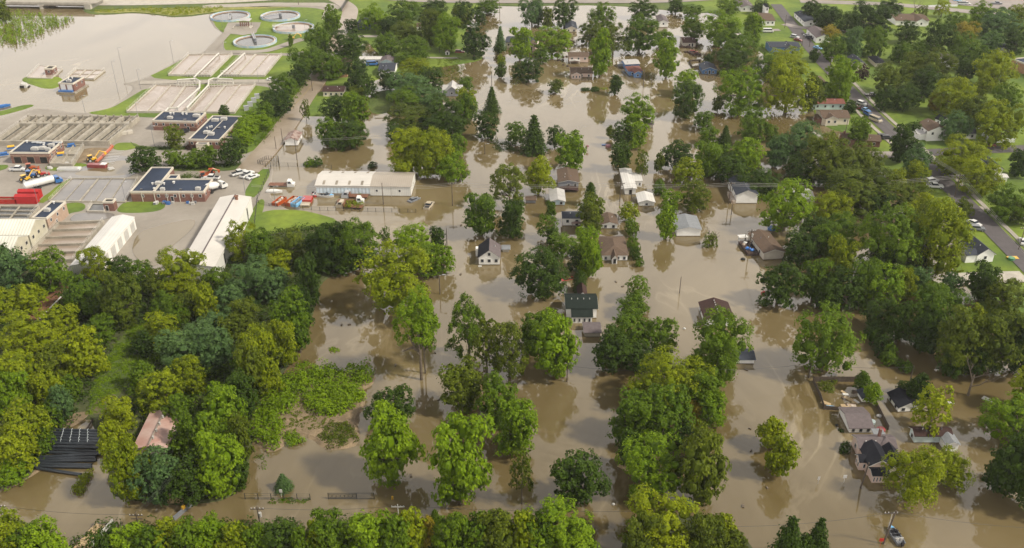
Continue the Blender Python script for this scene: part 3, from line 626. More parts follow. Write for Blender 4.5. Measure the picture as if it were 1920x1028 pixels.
TREE_LIST = '''
# woods lower left
93 467 548 80 b md
25 462 545 78 b bl
0 455 520 50 b dk
178 459 522 62 o yl
222 478 532 54 b dk
262 486 550 56 b md
140 535 600 40 b dk
45 527 592 76 b yl
5 540 602 62 b yl
160 512 592 76 b md
225 505 612 74 b ol
115 570 632 62 b yl
50 580 682 112 b yl
100 640 720 62 b ol
30 650 755 95 b yl
152 610 708 80 b yl
190 585 640 56 b md
88 690 762 62 b yl
15 695 785 66 b lm
130 700 750 40 b md
45 748 850 92 b yl
20 792 885 84 b yl
95 745 800 50 b md
15 850 908 76 b lm
112 720 790 46 b bl
80 800 850 46 b md
222 740 810 60 b yl
210 785 862 52 b yl
300 688 772 86 b yl
350 662 740 66 b yl
375 610 692 112 b bl
262 672 730 46 b md
270 620 670 50 b dk
335 735 800 52 b md
420 712 815 76 b lm
392 770 850 56 b lm
365 770 850 60 b md
408 806 926 92 b lm
232 822 938 66 b yl
262 838 900 60 b yl
288 838 938 88 b bl
352 850 942 84 b dk
345 790 850 56 b md
448 775 860 40 b ol
440 850 915 44 b dk
452 690 780 62 b dk
470 640 745 62 b ol
# woods upper part
450 414 482 64 o yl
488 428 498 60 b md
540 426 495 70 b ol
520 466 516 62 b yl
578 478 565 44 b dk
565 540 610 40 b dk
340 465 548 92 b yl
300 500 560 60 b ol
405 500 545 50 b md
475 484 562 84 b bl
515 500 566 62 b bl
428 530 592 56 b bl
385 532 602 46 b yl
345 545 602 50 b ol
310 545 600 56 b md
400 578 642 74 b bl
335 610 680 72 b bl
397 610 692 78 b bl
460 555 628 62 b ol
545 543 645 74 b md
500 598 690 70 b ol
484 612 722 70 b yl
530 598 685 56 b yl
458 660 722 42 b lm
505 668 742 50 b yl
300 580 642 58 b yl
330 560 612 50 b md
560 600 660 40 b md
435 590 650 50 b ol
595 428 500 56 b dk
618 416 508 62 b dk
672 405 498 84 o md
650 440 510 70 b dk
600 460 510 60 b dk
722 424 462 20 o md
775 416 482 76 b lm
820 424 470 30 b dk
827 458 514 50 b lm
795 458 516 56 b md
738 448 585 130 b yl
# centre
900 360 440 62 b md
960 372 444 52 b dk
956 303 380 64 o ol
1010 294 362 52 b yl
915 206 258 46 b dk
966 228 270 42 b md
1001 216 284 48 s dk
1041 235 276 36 b dk
1072 246 318 56 b lm
1144 234 258 15 b ol
1195 175 235 62 b lm
1168 228 275 40 b dk
1193 228 276 38 b lm
1166 264 318 42 b dk
1204 278 330 24 o ol
1237 284 322 20 b ol
1040 346 358 12 u dk
1110 362 432 54 b ol
1107 340 385 26 c dk
1033 376 405 20 b md
1027 400 445 40 o md
1036 425 460 24 b dk
1055 434 482 58 b md
1085 460 510 46 b dk
1105 426 516 52 b lm
1018 462 556 100 b dk
1087 504 548 32 c dk
1180 378 412 38 b yl
1184 408 440 30 b md
1190 438 478 26 u md
1194 460 494 24 u dk
1199 484 504 18 u md
1196 514 562 46 o md
1186 548 594 58 b md
878 560 672 72 o md
912 600 690 60 o ol
955 600 700 70 o ol
1002 585 660 64 b md
1040 578 702 88 b lm
1148 612 696 72 b dk
1182 578 660 80 b md
1232 594 668 76 b md
1195 640 700 70 b dk
1245 655 770 120 b yl
1300 670 760 90 b yl
1185 728 825 80 b md
1250 720 830 100 b md
1325 690 775 72 b md
1335 735 802 60 b lm
1302 752 795 32 b au
1225 805 928 118 b lm
1180 800 880 50 b dk
1318 792 938 92 b ol
1290 790 850 60 b dk
1242 918 1045 130 b yl
1322 952 1055 76 b ol
1357 960 1030 48 b yl
1375 992 1055 56 b ol
1200 960 1060 70 b ol
1355 585 708 98 b md
1552 568 698 112 b md
1450 780 842 54 b yl
1468 812 894 58 b yl
1085 835 948 102 b dk
733 724 800 88 b dk
728 760 904 100 b lm
858 778 942 106 b lm
870 672 768 82 b ol
938 702 800 88 b md
965 748 848 80 b lm
1478 965 1080 76 s dk
1533 968 1060 60 s dk
1505 1000 1070 50 b dk
530 885 918 32 s bl
# bottom strip
18 958 1050 92 b yl
82 975 1060 84 b lm
50 985 1060 70 b md
195 990 1060 46 b dk
238 976 1055 74 b lm
285 982 1060 60 b md
315 972 1050 70 b yl
352 975 1055 60 b md
395 962 1050 72 b lm
440 976 1055 62 b yl
480 980 1055 56 b md
525 970 1055 80 b dk
565 985 1060 40 b md
590 972 1050 38 b yl
625 960 1055 84 b md
690 950 1060 96 b lm
745 965 1060 60 b md
768 952 1040 66 b yl
795 968 1030 40 b au
816 944 1010 24 c md
848 958 1060 70 b md
895 965 1060 60 b md
932 948 1060 84 b ol
980 955 1060 60 b yl
1010 965 1060 60 b md
1045 928 1060 128 b lm
1085 978 1070 80 b lm
# right
1714 822 938 104 w yl
1786 842 918 78 w yl
1752 720 806 70 o yl
1724 698 757 42 b dk
1697 712 740 30 b dk
1617 694 732 30 b md
1637 716 756 34 b lm
1583 826 854 24 u dk
1905 735 835 110 b lm
1925 690 770 60 b yl
1912 800 930 92 b dk
1875 850 920 50 b dk
1940 860 960 70 b dk
1655 490 575 76 b lm
1698 500 562 48 b yl
1725 498 548 42 b bl
1785 508 552 46 b bl
1750 525 580 60 b md
1845 490 564 60 b dk
1765 535 645 108 b md
1805 575 695 84 b ol
1829 568 625 40 b yl
1740 580 660 60 b dk
1892 520 590 76 b ol
1870 580 700 90 b ol
1915 590 700 70 b dk
1830 640 705 70 b dk
1790 655 705 50 b dk
1640 600 650 44 u dk
1655 625 675 46 u dk
1668 645 692 42 u md
1695 672 702 34 u md
1775 368 512 106 w yl
1735 380 470 60 b ol
1672 383 512 112 b md
1660 450 520 60 b dk
1720 440 500 60 b dk
1463 488 572 80 b dk
1582 446 525 56 b yl
1530 480 562 62 b md
1580 500 580 80 b dk
1555 520 580 60 b dk
1625 483 572 52 b md
1650 555 618 60 b dk
1690 560 640 50 b dk
1500 430 498 66 b dk
1475 333 432 92 b lm
1425 316 362 80 b dk
1400 260 318 58 b lm
1412 198 266 64 b md
1500 226 305 82 b bl
1458 252 314 42 b bl
1545 245 340 84 b ol
1585 262 340 82 b ol
1625 268 332 66 b ol
1560 300 350 70 b dk
1500 290 340 60 b dk
1614 218 270 40 b md
1610 310 400 126 b ol
1650 350 405 60 b dk
1560 358 425 74 b yl
1570 398 482 92 b md
1530 400 470 60 b dk
1685 316 356 30 b yl
1650 320 360 40 b ol
1695 230 302 52 b dk
1722 268 332 56 b bl
1720 300 348 44 b yl
1705 342 402 72 b ol
1733 362 432 64 b yl
1805 258 328 88 b yl
1835 288 362 76 b yl
1890 345 412 72 b md
1793 206 264 58 b bl
1875 188 272 84 b yl
1830 180 235 64 b ol
1808 368 405 36 b ol
1912 280 330 40 b dk
1915 375 420 40 b ol
# top right
1545 10 52 42 b dk
1520 0 36 40 b dk
1635 4 60 76 b dk
1588 18 60 44 b dk
1670 -2 30 50 b dk
1702 38 80 46 b dk
1557 46 76 38 b au
1563 64 112 48 b md
1598 48 106 42 b bl
1642 48 104 50 b md
1690 76 116 42 b md
1726 76 106 38 b md
1760 38 100 56 b dk
1795 24 62 50 b md
1812 40 80 48 b au
1805 58 106 52 b md
1840 2 46 42 b lm
1872 16 66 74 b bl
1912 8 52 44 b yl
1858 58 98 42 b bl
1905 50 100 50 b dk
1580 108 188 56 b lm
1670 116 178 70 b ol
1619 120 150 26 b pu
1712 96 142 46 b ol
1760 94 150 66 b ol
1735 124 182 56 b dk
1866 92 164 74 b yl
1820 80 132 56 b md
1795 144 216 76 b yl
1700 158 206 56 b dk
1660 160 205 40 b dk
1755 172 206 28 b au
1890 154 202 54 b md
1845 138 180 34 b yl
1815 110 150 40 b dk
1594 186 212 30 b dk
1560 12 40 30 b bl
1730 10 30 20 o ol
1768 0 28 28 o yl
# top centre-right
1200 28 94 70 b md
1205 -2 34 52 b dk
1268 -4 24 34 b dk
1298 8 32 40 b md
1300 28 72 46 b md
1352 20 82 74 b lm
1365 -4 26 48 b md
1412 22 74 38 b lm
1428 0 26 32 b dk
1380 56 112 82 b md
1375 92 136 62 b dk
1475 90 132 72 b yl
1440 98 150 60 b md
1392 124 206 86 b lm
1480 112 208 92 w yl
1522 138 206 42 b ol
1245 54 88 42 b md
1252 72 142 44 b lm
1287 128 176 48 b lm
1290 150 218 58 b dk
1328 100 122 20 b dk
1527 90 116 18 b dk
1546 152 185 22 b dk
1548 18 50 46 b dk
1347 178 208 22 b ol
1320 207 242 42 b md
1330 234 272 42 b md
1360 235 274 28 s dk
1270 263 314 56 b dk
1290 295 348 56 b yl
1300 338 394 58 b ol
1325 264 332 52 b md
1350 268 325 54 b md
1395 258 325 58 b lm
1370 288 342 64 b dk
1425 330 365 60 b dk
1236 334 372 32 u md
1256 354 398 40 b lm
1250 384 446 38 b lm
1447 234 264 26 b md
# top centre
870 -2 46 44 b dk
913 -4 26 46 b md
900 18 44 28 b dk
888 42 104 56 b dk
998 -6 46 46 b bl
1028 14 50 22 b ol
1058 -2 46 46 b dk
1130 4 52 50 b md
1110 40 82 52 b ol
1150 44 98 52 o ol
1127 56 140 40 b lm
1035 50 104 72 b lm
975 50 110 42 b lm
990 106 152 56 b dk
1015 86 118 28 b md
938 50 92 22 s bl
936 78 100 20 b dk
940 101 122 20 b yl
940 116 144 24 b dk
1042 147 174 30 b ol
1098 163 172 18 u dk
1114 162 173 20 u dk
1154 139 175 25 b dk
922 163 210 30 s dk
872 142 168 34 b md
875 166 216 40 b yl
1010 12 45 20 b dk
702 6 58 52 b lm
758 -2 44 64 b md
815 -2 32 62 b dk
867 10 48 40 b ol
650 56 108 66 b dk
660 34 60 28 b dk
722 60 102 44 b md
728 30 64 38 b dk
760 38 78 52 b ol
808 18 82 50 b ol
838 26 92 50 b lm
778 66 114 58 b md
768 92 122 48 b md
778 108 152 60 b yl
812 122 168 48 b dk
765 138 180 82 b bl
730 130 170 44 b dk
668 106 166 50 b dk
612 96 146 52 b md
632 105 145 36 b md
688 140 182 42 b dk
575 85 142 60 b md
598 45 104 50 b md
622 10 60 34 b md
530 136 178 54 b md
518 162 214 60 b dk
478 204 244 60 b lm
458 222 262 44 b lm
420 196 220 20 b dk
560 120 160 40 b dk
545 60 90 10 b md
496 190 232 36 b md
632 178 228 62 b dk
665 168 238 54 b md
672 158 186 40 b ol
618 218 268 50 b md
655 224 274 64 b dk
628 238 280 40 b dk
762 164 208 68 b md
805 158 204 62 b bl
765 194 252 92 b ol
810 205 255 60 b dk
832 180 242 72 b dk
870 174 228 48 b md
850 214 258 62 b dk
742 228 268 36 b dk
765 240 324 70 b yl
800 242 328 62 b yl
828 246 322 50 b yl
855 250 292 40 b md
848 284 340 56 b lm
579 294 316 24 u md
592 292 316 26 u dk
698 303 317 22 u dk
572 186 222 16 o ol
326 233 276 40 b ol
270 275 322 56 b dk
327 278 313 40 b md
362 280 314 42 b md
388 270 312 44 b md
434 256 308 48 b dk
452 234 272 46 b lm
470 212 250 40 b lm
360 268 284 22 u pu
5 0 40 24 b ol
'''
# ------------------------------------------------------------------ buildings
def frame(crop, fl, fr, bk, h):
    a, b_, c = (G(*c2(crop, p), h) for p in (fl, fr, bk))
    u = (b_-a); w_ = Vector((u.x, u.y, 0)).length; un = Vector((u.x, u.y, 0)).normalized(); vn = Vector((-un.y, un.x, 0))
    return a, w_, abs((c-b_).dot(vn)), math.atan2(un.y, un.x)
def wing(root, x0, y0, w, d, h, rise, ridge, wm, rm, ov=.35, z0=-.6, wn='wall', rn='roof'):
    b = MB()
    if ridge == 'open':
        for px in (x0+.15, x0+w-.3):
            for py in (y0+.15, y0+d-.3): q = MB(); q.box(px, py, z0, px+.15, py+.15, h); q.build('post', W[wm], root)
    elif ridge == 'x' and rise: b.prism([(y0, z0), (y0+d, z0), (y0+d, h), (y0+d/2, h+rise), (y0, h)], 'x', x0, x0+w)
    elif ridge == 'y' and rise: b.prism([(x0, z0), (x0+w, z0), (x0+w, h), (x0+w/2, h+rise), (x0, h)], 'y', y0, y0+d)
    else: b.box(x0, y0, z0, x0+w, y0+d, h)
    wl = b.build(wn, W[wm], root) if b.v else None; t = .14; r = MB()
    rd = 'y' if ridge == 'open' else ridge
    if rd in 'xy' and rise:
        S = d if rd == 'x' else w; k = rise/(S/2); o0 = y0 if rd == 'x' else x0; e = .02
        poly = [(o0-ov, h-k*ov+e), (o0+S/2, h+rise+e), (o0+S+ov, h-k*ov+e), (o0+S+ov, h-k*ov+e+t), (o0+S/2, h+rise+e+t), (o0-ov, h-k*ov+e+t)]
        if rd == 'x': r.prism(poly, 'x', x0-ov, x0+w+ov)
        else: r.prism(poly, 'y', y0-ov, y0+d+ov)
    elif rd == 'h':
        o = ov; L, Wd = (w, d) if w >= d else (d, w); i = Wd/2
        zb = h-.05; n = [(x0-o, y0-o, zb), (x0+w+o, y0-o, zb), (x0+w+o, y0+d+o, zb), (x0-o, y0+d+o, zb)]
        if w >= d: tp = [(x0+i, y0+d/2, h+rise), (x0+w-i+.01, y0+d/2, h+rise)]; f = [(0,1,5,4), (1,2,5), (2,3,4,5), (3,0,4)]
        else: tp = [(x0+w/2, y0+i, h+rise), (x0+w/2, y0+d-i+.01, h+rise)]; f = [(0,1,4), (1,2,5,4), (2,3,5), (3,0,4,5)]
        r.v = n+tp; r.f = f+[(3,2,1,0)]
    elif rd == 's':
        r.prism([(y0-ov, h-.1), (y0+d+ov, h+rise), (y0+d+ov, h+rise+t), (y0-ov, h-.1+t)], 'x', x0-ov, x0+w+ov)
        b2 = MB(); b2.prism([(y0+.01, h-.05), (y0+d-.01, h-.05), (y0+d-.01, h+rise-.05)], 'x', x0+.01, x0+w-.01); b2.build('gable', W[wm], wl)
    elif rd == 'f':
        r.box(x0-.02, y0-.02, h, x0+w+.02, y0+d+.02, h+.05); rf = r.build(rn, W.get('r_'+rm, W.get(rm)), root)
        q = MB(); c = .32; hh = h+.42
        q.box(x0-.06, y0-.06, h-.25, x0+w+.06, y0+c, hh); q.box(x0-.06, y0+d-c, h-.25, x0+w+.06, y0+d+.06, hh)
        q.box(x0-.06, y0+c, h-.25, x0+c, y0+d-c, hh); q.box(x0+w-c, y0+c, h-.25, x0+w+.06, y0+d-c, hh)
        q.build('coping', W['wtrim'], rf); return rf
    rf = r.build(rn, W.get('r_'+rm, W.get(rm)), root)
    if rd in 'xy' and rise and wm in ('white','cream','pink','bluew','deepblue','greyw','teal','pblue','beige','navyw'):   # barge boards
        q = MB(); S = d if rd == 'x' else w; k = rise/(S/2); o0 = y0 if rd == 'x' else x0
        pl = [(o0-ov, h-k*ov-.12), (o0+S/2, h+rise-.12), (o0+S+ov, h-k*ov-.12), (o0+S+ov, h-k*ov+.02), (o0+S/2, h+rise+.02), (o0-ov, h-k*ov+.02)]
        for e0 in ((x0-ov-.04, x0+w+ov) if rd == 'x' else (y0-ov-.04, y0+d+ov)): q = MB(); q.prism(pl, rd, e0, e0+.04); q.build('fascia', W['trim'], rf)
    return rf
def opening(root, face, u, z, w, h, W_, D_, kind='window', frame_m='trim', pane='glass', x0=0, y0=0):
    f, p = MB(), MB(); a, c = u, u+w
    def bx(m, e0, e1, i):
        if face == 'f': m.box(x0+a+i, y0-e1, z+i, x0+c-i, y0-e0, z+h-i)
        elif face == 'b': m.box(x0+a+i, y0+D_+e0, z+i, x0+c-i, y0+D_+e1, z+h-i)
        elif face == 'l': m.box(x0-e1, y0+a+i, z+i, x0-e0, y0+c-i, z+h-i)
        else: m.box(x0+W_+e0, y0+a+i, z+i, x0+W_+e1, y0+c-i, z+h-i)
    bx(f, .003, .06, 0); o = f.build(kind, W[frame_m], root); i = .11 if min(w, h) > .5 else .06
    bx(p, .061, .08, i); p.build({'window': 'pane', 'door': 'door_panel', 'garage_door': 'door_panel', 'vent': 'louvre'}[kind], W[pane], o)
def ops(root, W_, D_, H, spec, x0=0, y0=0, z=None):
    # "f3" three windows spread over the front; "fd.5" a door; "rg4" four garage doors on the right
    for s in spec.split():
        face = s[0]; L = W_ if face in 'fb' else D_
        if s[1] == 'd': t = float(s[2:] or .5); opening(root, face, t*L-.5, .05, 1.0, min(2.0, H-.2), W_, D_, 'door', 'trim', 'dark', x0, y0)
        elif s[1] == 'g':
            n = int(s[2:]); 
            for k in range(n): opening(root, face, L*(k+.5)/n-1.5, .1, 3., min(H-.5, 3.4), W_, D_, 'garage_door', 'wtrim', 'hvac', x0, y0)
        elif s[1] == 'o':
            n = int(s[2:])
            for k in range(n): opening(root, face, L*(k+.5)/n-1.4, .1, 2.8, min(H-.9, 2.6), W_, D_, 'door', 'bricklight', 'dark', x0, y0)
        elif s[1] == 'v':
            n = int(s[2:])
            for k in range(n): opening(root, face, L*(k+.5)/n-.6, H*.62, 1.2, 1.1, W_, D_, 'vent', 'hvac', 'dark', x0, y0)
        else:
            n = int(s[1:]); zz_ = z if z is not None else max(.35, H-1.75); ww = min(1.0, L/n*.5); hh = min(1.15, H-zz_-.25)
            for k in range(n): opening(root, face, L*(k+.5)/n-ww/2, zz_, ww, hh, W_, D_, 'window', 'trim', 'glass', x0, y0)
def house(name, label, cat, crop, fl, fr, bk, h, rise, ridge, wm, rm, spec='', ov=.35, z=0., wings=(), chim=None, group=None):
    a, w, d, rz = frame(crop, fl, fr, bk, h+z)
    t = thing(name, (a.x, a.y, z), rz, label, cat, group); t['w'] = w; t['d'] = d
    rf = wing(t, 0, 0, w, d, h, rise, ridge, wm, rm, ov); ops(t, w, d, h, spec)
    if z == 0 and ridge != 'open' and h > 1.2:
        m = MB(); e = .012
        for q in ((-e,-e,w+e,0-.002),(-e,d+.002,w+e,d+e),(-e,0,-.002,d),(w+.002,0,w+e,d)): m.box(q[0],q[1],-.3,q[2],q[3],random.uniform(.22,.3))
        m.build('waterline_stain', W['stain'], t)
    if cat in ('house', 'outbuilding') and ridge in 'xy' and rise and name not in ('hip_house', 'tall_house'):
        for _ in range(random.choice((1, 2, 3))):
            if ridge == 'x': vx, vy = random.uniform(.15, .85)*w, random.uniform(.2, .42)*d; vz = h+rise*vy/(d/2)
            else: vx, vy = random.choice((random.uniform(.15, .42), random.uniform(.58, .85)))*w, random.uniform(.15, .85)*d; vz = h+rise*(vx if vx < w/2 else w-vx)/(w/2)
            m = MB(); m.tube([(vx, vy, vz), (vx, vy, vz+.55)], .11, 6); m.build('roof_vent', W['trim' if random.random() < .6 else 'cgrey'], rf)
    for g in wings:   # (x0,y0,w,d as fractions, h, rise, ridge, wall, roof, spec)
        x0, y0, ww, dd = g[0]*w, g[1]*d, g[2]*w, g[3]*d
        wing(t, x0, y0, ww, dd, g[4], g[5], g[6], g[7], g[8], .25, wn='wall', rn='porch_roof' if g[6] in ('open', 's') else 'roof')
        if len(g) > 9: ops(t, ww, dd, g[4], g[9], x0, y0)
    if chim:
        x, y = chim[0]*w, chim[1]*d; m = MB(); m.box(x-.35, y-.35, h-.2, x+.35, y+.35, h+rise+chim[2]); m.build('chimney', W['brick'], rf)
    return t
Hs = 'house'
t = house('gabled_house','white gabled house with one black and one grey roof slope, three window groups facing us',Hs,'M',(228,405),(383,405),(386,318),2.7,2.3,'y','white','mauve','f3 r2 l2',ov=.3)
w, d = t['w'], t['d']
m = MB(); k = 2.3/(w/2); m.prism([(-.34,2.7-k*.34+.165),(w/2-.02,5.0+.165),(w/2-.02,5.0+.205),(-.34,2.7-k*.34+.205)],'y',-.3,d+.3); m.build('roof_slope',W['r_black'],t)
opening(t,'f',w/2-.45,3.1,.9,1.1,w,d); m = MB(); m.box(-1.1,d*.75,-.5,-.02,d*.95,2.6); m.build('side_bay',W['white'],t)
house('garden_shed','tiny grey garden shed beside the black-and-grey-roofed gabled house','shed','M',(405,345),(453,345),(452,318),1.0,.35,'x','beige','grey','')
house('raised_house','white house with slate roof and broken rust-brown deck, half behind a bushy tree',Hs,'M',(853,113),(990,113),(988,68),2.9,.9,'x','white','slate','f2 fd.75 l1',wings=((.5,-.28,.5,.28,1.3,.3,'open','debris','rust'),))
house('small_house','little white gabled building with two square windows between pole and bungalow','outbuilding','M',(1140,160),(1257,160),(1240,92),1.7,.8,'y','white','brown','f2')
house('bungalow','square brown-roofed bungalow with small white porch gable and shrubs in front',Hs,'M',(1148,388),(1332,388),(1328,252),2.0,1.3,'h','white','brown','f4 r2',wings=((.36,-.16,.2,.3,1.9,1.0,'y','white','brown','fd.5'),))
t = house('tall_house','two-storey white house with long dark green roof and lower green front roof',Hs,'M',(880,783),(1104,783),(1096,680),3.2,1.1,'x','white','green','r2 l2',wings=((.17,-.32,.66,.32,2.0,1.1,'s','white','green','f4'),(.45,1.0,.28,.7,2.8,1.1,'y','white','dbrown')))
for k in range(4):
    m = MB(); m.tube([(t['w']*(.18+.2*k),t['d']*.4,4.0),(t['w']*(.18+.2*k),t['d']*.4,4.6)],.11,6); m.build('roof_vent',W['trim'],t)
house('yard_shed','dark mauve flat-pitched shed in front of the green-roofed house','shed','M',(1015,962),(1130,962),(1128,893),1.5,.5,'x','beige','mauve','')
t = house('hip_house','dark brown gabled roof with a row of white vents, partly behind a tree',Hs,'N',(486,868),(694,868),(660,742),2.3,1.3,'y','white','dbrown','l2 r1')
for k in range(6):
    m = MB(); m.tube([(t['w']*.47,t['d']*(.2+.13*k),3.4),(t['w']*.47,t['d']*(.2+.13*k),3.95)],.12,6); m.build('roof_vent',W['trim'],t)
house('garage','white flooded garage with pale grey low gable roof, alone beside a bare shrub','garage','N',(276,198),(452,198),(418,104),2.5,.8,'y','white','grey','')
t = house('porch_house','brown-roofed house whose left porch is heaped with blue tarps and white chairs',Hs,'N',(922,372),(1070,362),(1022,216),2.6,1.0,'y','beige','brown','l2 r2')
m = MB(); w, d = t['w'], t['d']; m.box(-3.6,d*.25,-.4,-.05,d*.9,.9); m.build('porch_deck',W['debrisd'],t)
for k,(x,y,z,s,mt) in enumerate(((-2.6,.45,1.2,.7,'btarp'),(-1.7,.38,1.15,.6,'btarp'),(-1.1,.62,1.3,.55,'cblack'),(-2.2,.75,1.25,.5,'trim'),(-3,.68,1.1,.45,'debris'),(-.9,.33,1.1,.45,'black'))):
    m = MB(); m.blob(x,y*d,z,s*1.2,s,s*.7,7,k,.3); setp(m.build('tarp_bundle' if 'tarp' in mt else 'porch_clutter',W[mt],t))
m = MB(); m.box(-3.4,d*.88,.8,-3.3,d*.98,2.3); m.box(-1.4,d*.88,.8,-1.3,d*.98,2.3); m.box(-3.7,d*.85,2.3,-.9,d*1.0,2.4); m.build('porch_frame',W['trim'],t)
house('grey_house','grey-sided house with brown roof, white framed window and door and broken timber porch',Hs,'J',(920,692),(1100,692),(1090,580),2.5,.8,'y','greyw','brown','f1 fd.84 r2',wings=((.05,-.3,.9,.3,.6,.5,'open','timber','dbrown'),))
house('carport_garage','mauve and white roofed open garage just below the grey-sided house','garage','J',(845,866),(974,866),(968,768),1.7,.7,'y','pblue','lgrey','f2')
house('flat_shed','low dark grey shed with brown top standing in open water','shed','J',(622,858),(706,858),(706,826),1.3,.25,'x','greyw','brown','')
t = house('trailer_home','long narrow white trailer home with dark end door and side annex','trailer home','J',(1528,752),(1627,752),(1588,575),2.4,.25,'y','mwhite','white2','fd.5')
w, d = t['w'], t['d']; wing(t,w+.05,d*.42,w*.8,d*.4,2.1,.35,'x','white','white2',.2); ops(t,w*.8,d*.4,2.1,'f2',w+.05,d*.42)
t = house('metal_carport','low white metal carport above dark slatted sides','carport','J',(1655,878),(1797,878),(1778,800),1.5,.8,'y','mwhite','white2','f1')
house('tiny_shed','small grey-topped shed at the right foot of the tall lime tree','shed','J',(1715,163),(1786,163),(1784,135),1.6,.5,'x','beige','mauve','')
t = house('gabled_house','slate-roofed house with a big plain white gable end and cluttered left side',Hs,'K',(890,806),(1083,806),(1024,662),3.4,1.6,'y','white','slate','l3')
m = MB(); w, d = t['w'], t['d']; m.box(-1.5,0,-.5,-.05,d*.55,1.2); m.build('side_deck',W['debris'],t)
house('white_house','white house with pale torn roof, mostly hidden behind a lime-green tree',Hs,'K',(1370,852),(1602,852),(1545,758),2.5,.9,'x','white','lgrey','f3')
house('hillside_house','long cream house with brown gabled roof above a mown slope',Hs,'L',(15,103),(262,103),(250,32),2.9,1.3,'x','cream','brown','f3 r1',z=.25,wings=((.1,-.12,.45,.5,2.8,1.2,'y','cream','brown','f2'),(-.15,.1,.16,.5,2.0,.5,'y','brick','brown')))
house('long_house','pale house with long red-brown roof just behind the cream hillside house',Hs,'H',(1600,952),(1880,952),(1872,905),2.6,.8,'x','teal','red','f4',z=.25)
house('grey_house','grey-roofed house tucked between tree and long red-brown roof',Hs,'H',(1635,866),(1745,866),(1738,820),2.5,.7,'x','greyw','mauve','f3',z=.25)
house('brown_house','brown-roofed house touching the pale lime tree beside the street',Hs,'H',(1625,775),(1725,775),(1712,700),2.5,1.0,'h','beige','brown','f1',z=.25)
house('blue_house','long bright blue house with slate roofs and one gabled bay',Hs,'H',(1200,436),(1470,436),(1462,385),3.0,1.0,'x','bluew','slate','f3 r1',z=.25,wings=((.5,-.2,.28,.9,3.0,1.2,'y','bluew','slate','f1'),))
house('ranch_house','white ranch house with dark slate roof beside the street corner',Hs,'H',(1512,200),(1628,200),(1540,115),2.6,1.0,'y','white','slate','l4 f1',z=.25)
house('white_house','white gabled house at top centre-right next to a round tree',Hs,'H',(930,66),(1048,66),(1015,5),2.6,1.2,'y','white','mauve','f2',z=.25)
t = house('church','little white church with brown roof and square white steeple',  'church','H',(1115,190),(1240,190),(1228,120),2.8,1.2,'x','white','brown','f3',z=.25)
m = MB(); w, d = t['w'], t['d']; m.box(w*.75,d*.9,0,w*.98,d*1.3,6.5); tw = m.build('steeple',W['white'],t)
m = MB(); m.v=[(w*.72,d*.86,6.5),(w*1.01,d*.86,6.5),(w*1.01,d*1.34,6.5),(w*.72,d*1.34,6.5),(w*.865,d*1.1,7.8)]; m.f=[(0,1,4),(1,2,4),(2,3,4),(3,0,4),(3,2,1,0)]; m.build('steeple_cap',W['r_black'],tw)
m = MB(); m.box(w*.82,d*.9-.06,4.6,w*.91,d*.9-.01,5.8); m.build('steeple_opening',W['dark'],tw)
house('gabled_house','white-walled gabled house beside the golden tree at the street',Hs,'H',(1622,345),(1755,345),(1722,262),2.8,1.4,'y','white','mauve','l2 f2',z=.25)
house('blue_cottage','small deep blue cottage with slate gable roof and white door',Hs,'H',(575,640),(706,640),(672,590),2.3,1.2,'y','deepblue','slate','f2 fd.5')
house('flooded_house','brown-roofed flooded house ringed by dark floating debris',Hs,'H',(398,392),(512,392),(495,345),2.3,.9,'x','beige','dbrown','fd.75 f1')
t = house('boxy_cottage','white cottage with grey gable roof at the left of the upper channel',Hs,'H',(175,200),(258,200),(240,150),3.2,1.0,'y','white','mauve','f1')
t = house('pink_house','rear pinkish house with brown roof and front balcony, behind its twin',Hs,'G',(1012,517),(1190,517),(1185,482),3.2,.7,'x','pink','brown','f3 r1',wings=((.05,-.35,.5,.35,1.4,.3,'open','trim','hvac'),))
house('pink_bungalow','front pinkish bungalow with brown roof and small porch gable',Hs,'G',(1032,672),(1228,672),(1215,618),2.1,1.0,'x','pink','brown','f3',wings=((.02,-.2,.45,.6,2.0,1.0,'y','pink','brown','f3'),))
house('blue_house','bright blue cottage with faded red roof in open water',Hs,'G',(1565,655),(1688,650),(1655,605),2.3,1.1,'h','bluew','red','f2 l1',wings=((.3,-.35,.5,.4,2.2,.9,'y','bluew','red','f1'),))
house('grey_extension','grey-roofed blue building with white lean-to right behind the red-roofed cottage','outbuilding','G',(1532,592),(1660,586),(1640,545),2.6,.6,'x','bluew','lgrey','f1')
house('flat_shed','small flat white shed left of the blue red-roofed cottage','shed','G',(1465,588),(1512,588),(1508,572),1.4,.1,'x','greyw','white2','')
house('white_cottage','far white cottage with dark roof beside a tall tree at the top',Hs,'G',(985,262),(1084,262),(1062,205),2.0,1.2,'y','cream','slate','f2')
house('hidden_house','white house with dark roof and pinkish wing half hidden by yellow-green tree',Hs,'G',(430,388),(712,400),(700,345),3.0,1.1,'x','cream','slate','f5',wings=((.75,-.3,.25,.5,2.8,1.2,'y','pink','brown','f1 fd.5'),))
house('navy_house','navy two-storey house with slate roof by the upper left road',Hs,'U',(585,232),(690,240),(678,182),3.6,1.3,'x','navyw','slate','f3',z=.2)
house('small_garage','small white garage with brown roof and dark red doors','garage','U',(1180,268),(1252,268),(1250,232),2.0,.7,'x','white','brown','fd.4 fd.7',z=.2)
house('orange_house','orange-brown house with brown roof between two dense trees',Hs,'U',(345,712),(478,712),(470,610),3.0,1.4,'y','orangeb','dbrown','f2 r2',z=.2)
house('long_shed','long low white-roofed shed with a rounded canopy end','shed','U',(608,594),(818,594),(812,566),2.2,.4,'x','mwhite','white2','f3',z=.2)
